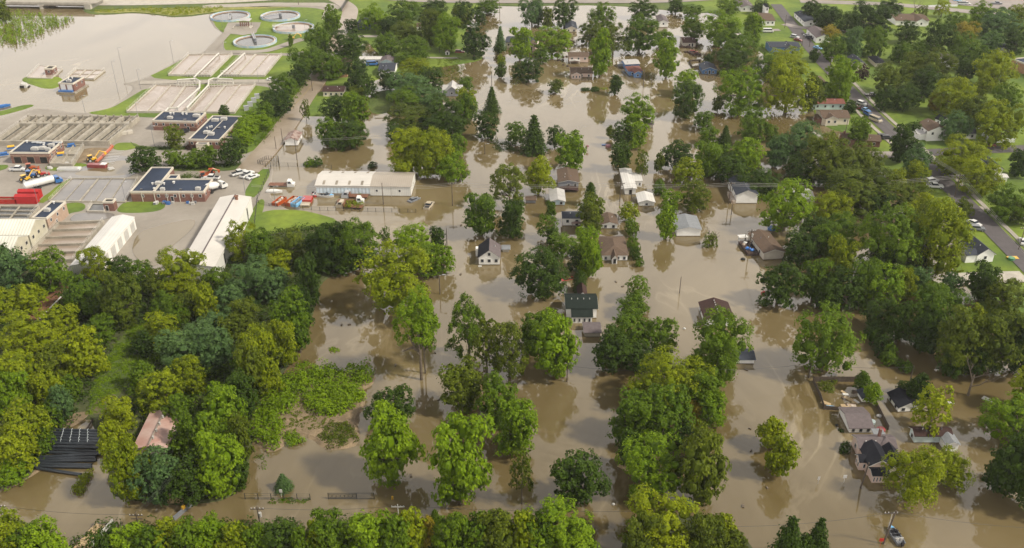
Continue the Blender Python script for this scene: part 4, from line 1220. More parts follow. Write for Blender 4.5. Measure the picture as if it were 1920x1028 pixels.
t = house('cottage','white cottage with slate roof and projecting front gable by mown grass',Hs,'U',(800,706),(955,706),(945,632),2.6,1.5,'x','white','slate','f2 l1',z=.2,wings=((.14,-.3,.5,.8,2.5,1.6,'y','white','slate','f1'),))
house('rear_cottage','pale blue outbuilding with mauve roof behind the white slate-roofed cottage','outbuilding','U',(822,612),(935,612),(930,572),2.6,1.0,'y','pblue','mauve','f1',z=.2)
house('red_shed','tiny white shed with red door on the lawn','shed','U',(1468,518),(1504,518),(1502,498),1.6,.7,'y','white','brown','fd.5',z=.2)
house('ranch_house','low cream ranch house with purple-brown roof beside the flooded road',Hs,'U',(243,915),(450,915),(440,862),2.3,.9,'x','cream','dbrown','f4',z=.2)
house('stone_house','grey steep-gabled house with light roofs and arched white window',Hs,'U',(1470,908),(1590,908),(1585,850),2.7,1.9,'y','greyw','lgrey','f1',wings=((-.25,.25,1.6,.6,2.4,1.4,'x','greyw','lgrey'),))
t = house('rusty_shed','small white shed with rust-streaked tin roof alone in the water','shed','E',(213,92),(306,92),(322,36),2.3,1.0,'y','white','rust','')
house('rambling_house','rambling white house with brown roofs and several gables near the top edge',Hs,'I',(690,190),(990,190),(975,130),2.6,1.1,'x','white','brown','f3',z=.25,wings=((.55,-.15,.35,.9,2.6,1.6,'y','white','brown','f1'),(.22,1.0,.25,.9,2.8,1.3,'y','white','brown')))
house('slate_cottage','cream cottage with slate roof behind the pale street tree',Hs,'I',(320,592),(412,592),(365,520),2.6,1.3,'y','cream','slate','f1',z=.25)
house('purple_roof_house','small dark purple roof between two big street trees',Hs,'I',(500,578),(592,578),(575,520),2.0,1.2,'h','beige','black','',z=.25)
house('treed_house','white and grey house peeking through the dense upper right trees',Hs,'I',(1168,572),(1272,572),(1240,508),2.6,1.4,'y','white','mauve','f1',z=.25)
house('hip_garage','white garage with slate hip roof at the upper right','garage','I',(1640,436),(1742,436),(1725,402),2.4,1.0,'h','white','slate','',z=.25)
house('brick_hall','large brown brick hall cut by the right edge near the top','hall','I',(1750,545),(2050,660),(2010,500),4.5,0,'f','orangeb','navy','f3',z=.25)
t = house('two_storey_house','white two-storey house with brown roof and front porch on the right hillside',Hs,'L',(890,150),(985,222),(1120,190),4.2,1.6,'x','white','brown','f3 r2',z=.25,wings=((.25,-.35,.6,.35,2.2,.5,'s','white','lgrey'),))
house('corner_garage','white garage with black roof behind the two-storey white house','garage','L',(1050,105),(1108,132),(1160,118),2.4,1.2,'x','white','black','f1',z=.25)
house('brick_house','low brown house with tall chimney beside the street junction',Hs,'L',(200,300),(545,320),(535,262),2.4,.9,'x','brick','brown','f3',z=.25,chim=(.05,.5,1.2))
house('low_garage','white-walled garage with black roof near the white rail fence','garage','L',(1280,245),(1428,245),(1405,198),2.4,.8,'x','white','black','f2',z=.25)
house('slate_house','slate-roofed house beside the cross street at the far right',Hs,'L',(1585,572),(1668,572),(1575,470),2.4,1.0,'y','white','slate','l2',z=.25)
house('white_shed','small white shed below the slate-roofed roadside house','shed','L',(1635,650),(1710,650),(1708,618),1.8,.4,'x','white','white2','',z=.25)
house('corner_house','white house with charcoal roofs and a broad front gable above a mown lawn',Hs,'O',(1160,385),(1285,378),(1185,278),2.7,1.8,'y','white','slate','f1 r1',z=.25,wings=((-.62,.02,.62,.45,2.6,.9,'x','white','slate'),))
house('small_garage','small white garage with slate roof, half behind a big round tree','garage','S',(283,252),(392,252),(384,190),1.5,.7,'x','white','slate','')
house('long_garage','mauve-roofed white garage with tall left gable in the flooded yard','garage','S',(1008,692),(1152,692),(1108,566),1.6,1.0,'x','white','mauve','f3')
house('tipped_shed','small white shed with dark roof, tilted in the water by two bushy trees','shed','S',(1090,500),(1140,498),(1122,452),1.5,.5,'y','white','slate','')
house('flooded_garage','white garage with black roof and torn door right of the fenced yard','garage','T',(505,308),(604,302),(548,232),1.6,1.1,'y','white','black','f2 l2')
t = house('black_roof_house','large flooded house with black roofs, mauve rear roof and brick chimney',Hs,'T',(305,515),(490,515),(472,452),2.8,1.0,'x','pink','mauve','l1',ov=.3)
w, d = t['w'], t['d']
for g in ((.02,-1.35,.62,1.5,2.7,1.5,'y','pink','black','l1'),(-.14,-.95,.32,.55,2.3,.8,'x','pink','black','f1 l2'),(.05,-1.9,.42,.6,2.0,.5,'x','pink','black','f5'),(.55,-1.55,.42,1.5,2.6,1.6,'y','beige','black','fd.5'),(.55,.0,.42,.9,2.9,1.3,'h','pink','mauve')):
    wing(t,g[0]*w,g[1]*d,g[2]*w,g[3]*d,g[4],g[5],g[6],g[7],g[8],.25); ops(t,g[2]*w,g[3]*d,g[4],g[9],g[0]*w,g[1]*d) if len(g)>9 else None
m = MB(); m.box(w*.6,d*.6,2.5,w*.66,d*.75,5.6); m.build('chimney',W['brick'],t); m = MB(); m.box(w*.62,d*1.1,2.2,w*.95,d*1.7,2.35); m.build('patio_roof',W['r_grey'],t)
house('two_tone_house','pale teal house with dark brown and grey roofs behind the drooping tree',Hs,'T',(590,452),(772,452),(745,412),2.2,.7,'x','teal','dbrown','l1',wings=((.72,-1.0,.36,1.1,2.0,.6,'y','white','grey'),))
t = house('red_roof_hall','old hall with wide faded salmon metal roof sunk among lower left trees','hall','P',(608,575),(745,572),(795,418),3.2,.6,'y','concd','salmon','r3',ov=.5)
m = MB(); w, d = t['w'], t['d']; m.box(w/2-.12,-.4,4.25,w/2+.12,d+.4,4.4); m.build('ridge_cap',W['concd'],t)
for k in range(4):
    m = MB(); m.tube([(w/2+.3,d*(.15+.2*k),4.1),(w/2+.3,d*(.15+.2*k),4.75)],.22,6); m.build('roof_vent',W['hvac'],t)
t = house('warehouse','long warehouse, white ribbed roof with dark skylights on the left half, beige right half','warehouse','E',(441,428),(1146,437),(1188,332),3.6,1.3,'x','mwhite','beigem','',ov=.25)
w, d = t['w'], t['d']; wl = .573*w; m = MB(); k = 1.3/(d/2)
m.prism([(-.27,3.6-k*.27+.165),(d/2,4.9+.165),(d+.27,3.6-k*.27+.165),(d+.27,3.6-k*.27+.21),(d/2,4.9+.21),(-.27,3.6-k*.27+.21)],'x',-.26,wl); rf = m.build('white_roof',W['r_white'],t)
for k_ in range(8):
    x = wl*(.12+.235*(k_ % 4))+(.5 if k_ > 3 else 0); m = MB(); y0, y1 = ((.4,d*.22) if k_ < 4 else (d*.75,d-.5)); zf = lambda y: 3.6+k*(y if y < d/2 else d-y)+.22
    m.v=[(x,y0,zf(y0)),(x+.8,y0,zf(y0)),(x+.8,y1,zf(y1)),(x,y1,zf(y1))]; m.f=[(0,1,2,3)]; m.v += [(a,b_,c+.05) for a,b_,c in m.v]; m.f=[(4,5,6,7),(0,1,5,4),(1,2,6,5),(2,3,7,6),(3,0,4,7)]; m.build('skylight',W['concd'],rf)
m = MB(); m.box(.1,-.03,.9,wl-.1,-.005,2.9); m.build('blue_wall_panel',mat('pale_blue_grey_cladding',(.50,.58,.64),.5,.15,.8,rib=.25,ribw=1.2),t)
m = MB(); m.box(.1,-.05,-.4,wl,-.01,.85); m.build('wall_base',W['concd'],t)
for x in (.63,.87): opening(t,'f',x*w,1.6,.8,.9,w,d)
opening(t,'r',d*.45,1.9,.8,.9,w,d)
m = MB(); m.box(w*.79,-.06,-.3,w*.795,-.005,3.5); m.build('downpipe',W['hvac'],t)
t = house('long_metal_building','long cream-white metal building with ribbed low roof running towards the trees','metal building','D',(1150,555),(1378,552),(1650,103),5.0,.9,'y','mwhite','white','rd.12 rd.85',z=.25,ov=.15)
w, d = t['w'], t['d']; m = MB(); m.box(w/2-.2,-.15,5.98,w/2+.2,d+.15,6.12); m.build('ridge_cap',W['r_mauve'],t)
m = MB(); m.tube([(w*.62,d*.93,5.6),(w*.62,d*.93,6.9)],.5,8); m.tube([(w*.62,d*.93,6.9),(w*.62,d*.93,7.1)],.75,8); m.build('roof_fan',W['rustm'],t)
opening(t,'r',d*.84,1.2,1.2,3.2,w,d,'door','hvac','dark'); opening(t,'r',d*.2,.8,1.2,3.4,w,d,'door','hvac','dark')
house('garage_row','white metal garage building with five roller doors along its right side','garage building','D',(450,545),(607,545),(876,232),4.0,.8,'y','mwhite','white2','rg6',z=.25,ov=.15)
house('greenhouse_hall','tan ribbed metal hall with pale roof and square vents on its right gable, farther one','metal hall','D',(-120,347),(188,347),(302,245),5.2,2.4,'x','tan','corr','rv3',z=.25,ov=.1)
house('greenhouse_hall','tan ribbed metal hall with pale roof at the left edge, nearer one','metal hall','D',(-120,452),(78,452),(186,352),5.2,2.2,'x','tan','corr','rv3',z=.25,ov=.1)
def roofkit(t, items):
    w, d = t['w'], t['d']
    for kind, x, y, s, h in items:
        m = MB(); x *= w; y *= d; z = h
        if kind == 'u': m.box(x-s, y-s*.7, z, x+s, y+s*.7, z+.9); m.tube([(x, y, z+.9), (x, y, z+1.05)], s*.55, 10); m.build('roof_unit', W['hvac'], t)
        elif kind == 'v': m.tube([(x, y, z), (x, y, z+.5)], s*.6, 7); m.tube([(x, y, z+.5), (x, y, z+.75)], s, 7); m.build('roof_vent', W['trim'], t)
        elif kind == 'd': m.tube([(x, y, z+.3), (x+s*3, y, z+.35), (x+s*3, y-s, z+.3)], .3, 6); m.build('roof_duct', W['metal'], t)
        elif kind == 'k': m.box(x-s, y-s, z, x+s, y+s, z+.3); m.build('roof_hatch', W['cblack'], t)
        elif kind == 's': m.box(x-.12, 0.35, z, x+.12, d-.35, z+.12); m.build('roof_seam', W['wtrim'], t)
def bands(t, w, d, z0, z1, mt='bricklight', sides='fr', x0=0, y0=0):
    for s in sides:
        m = MB()
        if s == 'f': m.box(x0, y0-.05, z0, x0+w, y0-.004, z1)
        elif s == 'r': m.box(x0+w+.004, y0, z0, x0+w+.05, y0+d, z1)
        m.build('brick_band', W[mt], t)
bb = 'brick building'
t = house('brick_building','red-brick building with wide dark flat roof, closest to the settling basins',bb,'C',(232,140),(655,152),(730,62),3.8,0,'f','brick','navy','f6 r3 fd.8',z=.25); w,d=t['w'],t['d']
bands(t,w,d,2.9,3.5); bands(t,w,d,1.5,1.7); roofkit(t,[('u',.34,.3,1.0,3.85),('v',.24,.75,.5,3.85),('v',.31,.75,.4,3.85),('v',.52,.75,.5,3.85),('v',.61,.75,.5,3.85),('u',.88,.6,1.3,3.85),('k',.7,.2,.6,3.85),('k',.2,.35,.3,3.85)])
t = house('brick_building','brick office with slanted dark roof, four pale rooftop units and two canopies',bb,'C',(582,322),(880,330),(1055,100),3.4,0,'f','brick','navy','f5 r4',z=.25); w,d=t['w'],t['d']
bands(t,w,d,2.6,3.1); roofkit(t,[('u',.25,.8,1.3,3.45),('u',.5,.85,1.2,3.45),('u',.38,.28,1.2,3.45),('u',.56,.22,1.2,3.45),('v',.25,.45,.35,3.45),('v',.3,.5,.35,3.45),('v',.35,.52,.35,3.45),('k',.6,.5,.6,3.45),('v',.8,.5,.4,3.45),('s',.48,0,0,3.45)])
wing(t,w*.3,-2.2,w*.36,2.2,2.4,0,'f','cream','navy'); wing(t,w+.1,d*.2,4.5,3,2.4,0,'f','cream','navy')
t = house('brick_building','brick building with open vehicle bays and crowded dark roof beside blue and yellow machinery',bb,'B',(92,450),(468,452),(600,338),4.0,0,'f','brick','navy','fo3 r3',z=.25); w,d=t['w'],t['d']
bands(t,w,d,2.9,3.2); roofkit(t,[('d',.25,.85,1.2,4.05),('d',.4,.8,1,4.05),('u',.55,.3,1.3,4.05),('u',.72,.35,1.2,4.05),('k',.78,.7,1.,4.05),('u',.86,.6,1.,4.05),('d',.8,.85,1.1,4.05),('v',.1,.9,.5,4.05),('u',.9,.25,.8,4.05),('v',.66,.6,.4,4.05)])
t = house('brick_building','L-shaped brick building with navy roof and bins along its front wall',bb,'C',(22,828),(246,828),(455,592),3.4,0,'f','brick','navy','f1',z=.25); w,d=t['w'],t['d']
a,w2,d2,_ = frame('C',(246,828),(730,828),(822,706),3.65); wing(t,w+.02,0,w2,d2,3.4,0,'f','brick','navy'); ops(t,w2,d2,3.4,'f6 fd.35 r3',w+.02,0)
bands(t,w+w2,0,2.7,3.1,sides='f'); bands(t,w2,d2,2.7,3.1,sides='r',x0=w); wing(t,w+.1,d2+2,3.5,3.5,2.6,0,'f','cream','navy')
t['w']=w+w2; roofkit(t,[('u',.3,.32,1.1,3.45),('v',.22,.3,.4,3.45),('v',.38,.3,.4,3.45),('k',.12,.1,.4,3.45),('v',.3,.1,.4,3.45),('u',.42,.08,.7,3.45),('k',.66,.1,.4,3.45),('u',.9,.1,.8,3.45),('v',.5,.35,.5,3.45)])
for k in range(5):
    m = MB(); x = (w+w2)*(.15+.17*k); m.box(x-.12,-.14,0,x+.12,-.01,3.3); m.build('pilaster',W['wtrim'],t)
for k in range(14):
    s = random.uniform(.3,.6); x = (w+w2)*(.3+.3*random.random() if k < 9 else .75+.18*random.random()); tt = thing('yard_bin',tuple(t.matrix_basis@Vector((x,-1-random.random()*1.2,0))),0,place_label(f"{['grey','dark','white','blue'][k%4]} crate by brick wall",300+k*4,378),'crate','crates along the L-shaped building')
    m = MB(); m.box(-s,-s*.7,0,s,s*.7,s*1.5); m.box(-s*1.05,-s*.75,s*1.5,s*1.05,s*.75,s*1.65); m.build('crate_body',W[['hvac','cgrey','trim','cblue'][k%4]],tt)
t = house('brick_building','small tan-walled brick building with one pale rooftop fan, left of the settling tank',bb,'D',(205,240),(300,243),(416,136),4.4,0,'f','bricklight','navy','r3 rd.4',z=.25); roofkit(t,[('u',.45,.45,.9,4.45),('v',.3,.9,.4,4.45)])
t = house('brick_kiosk','little brick kiosk with open dark roof hatch beside a railed pit','kiosk','D',(660,138),(726,138),(744,117),3.0,0,'f','brick','dark','fd.3',z=.25)
t = house('pump_house','white and brick pump house with dark roof rising from the upper left lake','pump house','A',(437,628),(548,632),(620,583),3.9,0,'f','brick','navy','r2'); w,d=t['w'],t['d']
for x in (.1,.55): m = MB(); m.box(w*x,-.06,.8,w*(x+.34),-.004,3.6); m.build('white_panel',W['trim'],t)
m = MB(); m.box(-1,-1.6,-.5,w+1,d+.6,.6); m.build('plinth',W['concd'],t); m = MB(); m.box(0,-1.4,.6,w*.95,-.3,1.3); m.build('blue_machinery',W['cblue'],t)
roofkit(t,[('v',.25,.6,.4,3.95),('v',.4,.75,.4,3.95),('u',.5,.35,.8,3.95),('v',.35,.3,.3,3.95)])
t = house('brick_hut','small flooded brick hut with open roof hatch on a concrete platform','hut','A',(332,520),(392,520),(415,499),2.5,0,'f','brick','dark','f1 r1',z=.7)
t = house('round_tank_shelter','open brick-pillared shelter beside the upper round tanks','shelter','F',(272,160),(346,160),(356,141),3.2,.3,'open','brick','lgrey','',z=.5); w,d=t['w'],t['d']
for k in range(5): m = MB(); m.box(w*(.05+.2*k),-.02,-.4,w*(.05+.2*k)+.5,.4,3.1); m.build('pillar',W['brick'],t)
t = thing('concrete_platform',tuple(G(*c2('F',(222,222)),0)),0,'low concrete platform around the brick-pillared shelter','platform'); m = MB(); m.box(0,0,-.3,10,5,.9); m.build('slab',W['conc2'],t); m=MB(); m.box(1,.5,.9,9,.7,1.6); m.build('parapet',W['conc'],t)
# -------------- concrete basins
def basin(label, crop, fl, fr, br, bl, h, wt=.35, nx=2, water='tankw', lvl=.45, wm='conc2', cross=0, name='settling_basin', wallw=.4, divw=None, z=.25, rails=True):
    P_ = [G(*c2(crop, p), h+z) for p in (fl, fr, br, bl)]; o = P_[0].copy(); o.z = z
    t = thing(name, tuple(o), 0, label, 'basin', 'concrete settling basins'); L = [Vector((p.x-o.x, p.y-o.y, 0)) for p in P_]
    def wall(a, b_, wd, hh, nm, mt=wm, z0=-.5):
        d = (b_-a).normalized(); r = Vector((d.y, -d.x, 0))*wd/2; m = MB()
        m.prism([tuple((a+r)[:2]), tuple((b_+r)[:2]), tuple((b_-r)[:2]), tuple((a-r)[:2])], 'z', z0, hh); return m.build(nm, W[mt], t)
    for i in range(4): wall(L[i], L[(i+1) % 4], wallw, h+.003*i, 'outer_wall')
    m = MB(); m.prism([tuple(p[:2]) for p in L], 'z', -.2, h-lvl); m.build('basin_water', W[water], t)
    dw = divw or [.35]*nx
    for k in range(1, nx+1):
        f = k/(nx+1); wall(L[0].lerp(L[1], f), L[3].lerp(L[2], f), dw[(k-1) % len(dw)], h-.04-.003*k, 'dividing_wall')
    for k in range(cross):
        f = (k+1)/(cross+1); wall(L[0].lerp(L[3], f), L[1].lerp(L[2], f), .35, h-.1-.003*k, 'cross_wall')
    if rails:
        for i in (1, 3):
            a, b_ = L[i], L[(i+1) % 4]; m = MB(); up = Vector((0, 0, 1))
            n = max(3, int((b_-a).length/3))
            for q in range(n+1): p = a.lerp(b_, q/n); m.tube([p+up*h, p+up*(h+1)], .035, 4)
            for zz_ in (.55, 1.): m.tube([a+up*(h+zz_), b_+up*(h+zz_)], .035, 4)
            m.build('railing', W['rail'], t)
    return t, L
basin('upper left settling basin of the four with beige walls, nearest the lake','A',(1262,556),(1578,562),(1742,400),(1415,405),.9,divw=[.3,.9],nx=2)
basin('upper right settling basin of the four, beside the wide lawn','F',(140,560),(462,562),(592,405),(300,402),.9,divw=[.9,.3])
basin('lower left settling basin of the four, behind the wide brick building','A',(950,832),(1395,835),(1500,640),(1170,632),.9,divw=[.3,.9])
basin('lower right settling basin of the four, beside the green cabinets','A',(1405,834),(1756,838),(1915,625),(1575,640),.9,divw=[.9,.3])
t, L = basin('long row of dark aeration channels under thick concrete walkways','B',(-60,328),(1042,330),(1332,92),(282,90),1.9,nx=6,divw=[1.5],water='dtank',lvl=1.5,wm='conc',name='aeration_tank',wallw=.7)
for k in range(7):
    a = L[0].lerp(L[1],(k+.5)/7); b_ = L[3].lerp(L[2],(k+.5)/7); m = MB(); d=(b_-a).normalized(); r=Vector((d.y,-d.x,0))*.15
    m.prism([tuple((a+r)[:2]),tuple((b_+r)[:2]),tuple((b_-r)[:2]),tuple((a-r)[:2])],'z',0,1.5); m.build('baffle_wall',W['concd'],t)
    for q in range(3):
        a2 = L[0].lerp(L[1],(k+.08)/7).lerp(L[3].lerp(L[2],(k+.08)/7),.0); 
for f in (.72,):
    a=L[0].lerp(L[3],f); b_=L[1].lerp(L[2],f); m=MB(); m.prism([(a.x,a.y-1.2),(b_.x,b_.y-1.2),(b_.x,b_.y+1.2),(a.x,a.y+1.2)],'z',.2,1.98); m.build('cross_walkway',W['conc'],t)
m = MB()
for k in range(15):
    for f in (.73,.97): p = L[0].lerp(L[1],k/14).lerp(L[3].lerp(L[2],k/14),f); m.box(p.x-.25,p.y-.25,1.9,p.x+.25,p.y+.25,2.7)
m.build('gate_valves',W['concd'],t)
basin('shallow flooded grey settling tank between the tanker truck and the L-shaped building','B',(475,905),(1205,915),(1330,690),(690,690),.5,nx=4,divw=[.15,.6,.15,.3],water='wetpave',lvl=.25,wm='conc',wallw=.4)
basin('deep tan tank with ridged cross walls beside the white garage row','D',(140,505),(470,498),(662,250),(372,262),1.2,nx=0,cross=4,lvl=.9,wm='conc',wallw=.6)
basin('small grated dark tank at the left edge above the tan halls','D',(-60,238),(180,240),(250,160),(0,156),1.0,nx=1,cross=2,water='dtank',lvl=.5,wm='conc')
basin('small railed pit touching the little brick kiosk','D',(560,188),(668,190),(690,142),(592,140),.6,nx=0,water='dtank',lvl=.3)
basin('flooded concrete platform around the brick hut in the lake','A',(205,580),(385,585),(465,515),(295,490),.6,nx=1,water='tankw',lvl=.1,z=0)
basin('broken concrete basin awash at the right end of the lake island','A',(500,580),(700,588),(785,522),(570,520),.7,nx=2,cross=1,water='tankw',lvl=.4,z=0)
basin('low concrete works with yellow and blue machines right of the open-bay building','B',(480,545),(690,550),(805,365),(610,365),1.6,nx=1,cross=1,water='conc',lvl=.8,wm='conc')
# circular tanks
def clarifier(label, crop, cx, cy, rot, dark=False, fill='dtank'):
    p = G(*c2(crop, (cx, cy)), 1.0); r = 11.; t = thing('round_tank', (p.x, p.y, .25), 0, label, 'tank', 'round settling tanks')
    m = MB(); m.lathe([(r-.3, -.3), (r, -.3), (r, 1.15), (r-.3, 1.15)], 48); m.build('outer_wall', W['bwall'], t)
    m = MB(); m.lathe([(r-1.5, -.2), (r-1.25, -.2), (r-1.25, .95), (r-1.5, .95)], 48); m.build('weir_ring', W['bricklight'], t)
    m = MB(); m.lathe([(r-1.25, .5), (r-.3, .5), (r-.3, .7), (r-1.25, .7)], 48); m.build('launder', W['trim'], t)
    m = MB(); m.tube([(0, 0, -.1), (0, 0, .45)], r-1.4, 48); m.build('tank_water', W[fill], t)
    m = MB(); m.tube([(0, 0, .3), (0, 0, 2.2)], .8, 12); m.build('centre_column', W['cgrey'], t)
    g = thing('bridge', (0, 0, 0), rot); g.parent = t
    m = MB(); m.box(0, -.6, 1.5, r+.4, .6, 1.75); m.build('deck', W['cgrey'] if dark else W['rail'], g)
    m = MB()
    for s in (-.6, .6):
        for k in range(8): m.tube([(k*1.6, s, 1.7), (k*1.6, s, 2.7)], .04, 4)
        m.tube([(0, s, 2.7), (r, s, 2.7)], .05, 4); m.tube([(0, s, 2.2), (r, s, 2.2)], .04, 4)
    m.build('handrail', W['rail'], g)
clarifier('leftmost round tank with blue rim at the lake shore','F',208,120,R_(-75),True)
clarifier('round tank on the lawn farthest from the lake, its bridge pointing left','F',583,118,R_(215),True)
clarifier('round tank nearest the trees with its bridge pointing left','F',682,207,R_(182),False,'tankw')
clarifier('nearest and largest-looking round tank with bridge pointing away','F',393,308,R_(110),True)
# white process pipes between the basins
def pipe(label, pts, h, r=.35, crop='A'):
    P_ = [G(*c2(crop, p), h+.25) for p in pts]; o = P_[0]; t = thing('process_pipe', (o.x, o.y, .25), 0, label, 'pipe', 'white process pipes over the basins')
    m = MB(); q = [Vector((p.x-o.x, p.y-o.y, h)) for p in P_]; m.tube([Vector((0,0,0))]+q+[Vector((q[-1].x, q[-1].y, 0))], r, 7); m.build('pipe_run', W['rail'], t)
    m = MB()
    for p in q: m.box(p.x-.2, p.y-.2, -.3, p.x+.2, p.y+.2, h)
    m.build('support', W['hvac'], t)
pipe('white pipe bending along the right side of the lower left basin',[(1330,600),(1470,590),(1498,610),(1495,660),(1330,808),(1260,812),(1230,850)],2.0)
pipe('white pipe bending along the left side of the lower right basin',[(1745,595),(1600,588),(1565,600),(1562,640),(1400,810)],2.0)
pipe('white pipe crossing the upper left basin lengthwise',[(1640,400),(1455,580)],1.9)
pipe('white pipe crossing the upper right basin lengthwise',[(1835,400),(1630,585)],1.9)
for (x0,x1,y,l) in ((1405,1575,512,'upper left'),(1660,1815,512,'upper right'),(1325,1495,595,'lower left'),(1565,1750,595,'lower right')):
    a = G(*c2('A',(x0,y+60)),.6); b_ = G(*c2('A',(x1,y+60)),.6); t = thing('pipe_gantry',(a.x,a.y,.25),0,f'pale steel gantry over the middle of the {l} settling basin','gantry','steel gantries over the basins'); m = MB(); n=8; L=b_.x-a.x
    for k in range(n+1): m.tube([(L*k/n,0,-.2),(L*k/n,0,3)],.07,4)
    for zz_ in (1.2,2.1,3.): m.tube([(0,0,zz_),(L,0,zz_)],.07,4)
    m.build('frame',W['rail'],t)
# road bridge
a = G(*c2('A',(-120,64)),0); b_ = G(*c2('A',(650,72)),0); t = thing('road_bridge',(a.x,a.y,0),math.atan2(b_.y-a.y,b_.x-a.x),'long concrete road bridge over the floodwater at the upper left corner','bridge'); L=(b_-a).length
m=MB(); m.box(0,0,2.5,L,16,3.3); m.build('deck',W['conc2'],t); m=MB(); m.box(0,-.2,3.3,L+4,.2,4.1); m.build('parapet',W['conc2'],t); m=MB(); m.box(0,15.8,3.3,L,16.2,4.1); m.build('parapet',W['conc2'],t)
m=MB(); m.box(0,.5,1.8,L,1,2.5); m.build('girder',W['concd'],t)
for f in (.02,.55): m=MB(); m.box(L*f,-.3,-.5,L*f+1.6,15,2.5); m.box(L*f-1,-.5,2.0,L*f+2.6,15.1,2.5); m.build('pier',W['conc2'],t)
m=MB(); m.box(L-.5,-1,-.6,L+3,17,3.35); m.build('abutment',W['conc2'],t)
m=MB(); m.box(-60,.8,3.3,L+6,15.4,3.4); m.build('carriageway',W['walk'],t)
# ------------------------------------------------------------------ trees from the list
for ln in TREE_LIST.strip().splitlines():
    if ln.startswith('#'): continue
    q = ln.split(); tree(*[float(v) for v in q[:4]], q[4], q[5])
tree(775, 545, 640, 78, 'o', 'lm', base=(790, 712)); tree(800, 560, 650, 44, 'o', 'md', base=(798, 700))
tree(975, 842, 920, 40, 'o', 'ol', base=(978, 945)); tree(1040, 166, 172, 10, 'b', 'dk')
bare = bare_mesh(5)
for (x, y, hgt, lb) in ((1330, 461, 5.5, 'bare-branched shrub with sparse leaves right of the lone grey-roofed garage'), (1713, 28, 8, 'bare dark tree beside the rambling brown-roofed house'), (1815, 742, 9, 'leaning dead tree with broken limbs beyond the airy lime tree')):
    p = G(x, y); t = thing('bare_tree', (p.x, p.y, 0), 0, lb, 'tree', 'bare trees'); o = bare.build('trunk', W['bark'], t); o.scale = (hgt,)*3
    if x == 1330:
        c_ = bpy.data.objects.new('crown', PROTO['oS', 0][0]); C.objects.link(c_); c_.parent = t; c_.location = (0, 0, 1.8); c_.scale = (2.3, 2.3, 2.2); c_.material_slots[0].link = 'OBJECT'; c_.material_slots[0].material = LF['ol']
# ------------------------------------------------------------------ weeds and ground cover
def weeds(name, px, n, r=(.5, 1.1), h=.7, mats='lm', leaves=26, ls=.17, z=.3, crop='Z', label=None, rad=None):
    pts = scatter_px(px, n, crop); P, N, V = [], [], []
    for x, y in pts:
        R0 = random.uniform(*r); k = leaves; d = dirs(k); d[:, 2] = np.abs(d[:, 2])
        P.append(np.array([x, y, z])+d*[R0, R0, h*R0*random.uniform(.6, 1.6)]); N.append(d+RNG.normal(size=(k, 3))*.5+[0, 0, .4]); V.append(np.clip(random.random()*.6+RNG.random(k)*.4, 0, 1))
    me = leaf_mesh(name, np.vstack(P), np.vstack(N), ls, np.concatenate(V)); me.materials[0] = LF[mats]
    o = bpy.data.objects.new(name, me); C.objects.link(o); o['kind'] = 'stuff'
    if label: o['label'] = label
    return o
weeds('island_weeds', [(500,735),(530,706),(600,695),(690,695),(700,712),(672,730),(640,745),(590,735),(560,755),(530,790),(520,845),(482,830),(472,790),(480,752)], 420, r=(.7,1.7), mats='lm', h=1.5, ls=.24, leaves=34)
weeds('island_weeds', [(570,752),(600,735),(672,735),(682,748),(660,770),(620,785),(590,778)], 200, r=(.7,1.5), mats='lm', h=1.6, ls=.24, leaves=34)
weeds('island_weeds', [(610,800),(660,795),(672,828),(620,842),(600,822)], 110, mats='ol')
weeds('island_weeds', [(535,815),(560,812),(570,830),(540,838)], 40, mats='lm')
weeds('island_grass', [(520,770),(600,735),(640,760),(620,800),(560,812),(525,805)], 260, r=(.3,.7), mats='ol', h=.35)
weeds('meadow_grass', [(180,700),(215,650),(240,615),(300,600),(312,650),(270,690),(225,735),(205,775),(165,778),(170,740)], 700, r=(.4,.8), h=.5, mats='lm', ls=.14)
weeds('undergrowth', [(-60,470),(100,512),(300,532),(420,492),(480,442),(600,425),(690,470),(692,500),(600,515),(585,580),(560,640),(525,700),(480,760),(465,830),(455,925),(340,945),(250,930),(220,900),(240,760),(310,650),(290,600),(230,620),(180,690),(160,770),(70,870),(40,900),(-60,930)], 3000, r=(.8,1.8), h=1.0, mats='dk', leaves=22, ls=.26)
weeds('undergrowth', [(240,735),(310,650),(520,650),(470,760),(455,900),(400,930),(330,930)], 700, r=(.8,1.6), h=1.2, mats='md', leaves=24, ls=.24)
weeds('undergrowth', [(130,1025),(190,985),(560,985),(570,1100),(120,1100)], 400, r=(.8,1.5), h=1.2, mats='dk', ls=.25, z=.1)
weeds('undergrowth', [(585,1000),(640,978),(1105,985),(1120,1100),(572,1100)], 500, r=(.8,1.5), h=1.2, mats='dk', ls=.25, z=.1)
weeds('grass_clump', [(135,925),(150,905),(172,880),(168,905),(150,930)], 40, mats='yl')
weeds('marsh_saplings', [(-10,28),(30,24),(140,36),(120,48),(90,58),(70,70),(60,78),(25,86),(-10,84)], 520, r=(.35,.6), h=5.0, mats='lm', leaves=26, ls=.24, z=0)
weeds('bank_reeds', [(165,22),(240,16),(330,15),(420,14),(395,24),(330,31),(300,27),(250,22),(200,26)], 500, r=(.5,1.0), h=1., mats='yl', leaves=14, ls=.22, z=.2)
weeds('flotsam_field', [(820,112),(862,110),(870,130),(862,150),(838,152),(825,135)], 160, r=(.4,.9), h=.9, mats='ol', leaves=16, ls=.2, z=0)
weeds('floating_branches', [(920,268),(965,266),(968,285),(945,286),(925,280)], 70, mats='dk', h=.8, z=-.1)
weeds('floating_weed', [(1120,165),(1150,164),(1148,168),(1122,169)], 14, mats='yl', h=.3, z=0)
weeds('floating_weed', [(618,655),(625,652),(632,657),(622,660)], 8, mats='lm', h=.4, z=0)
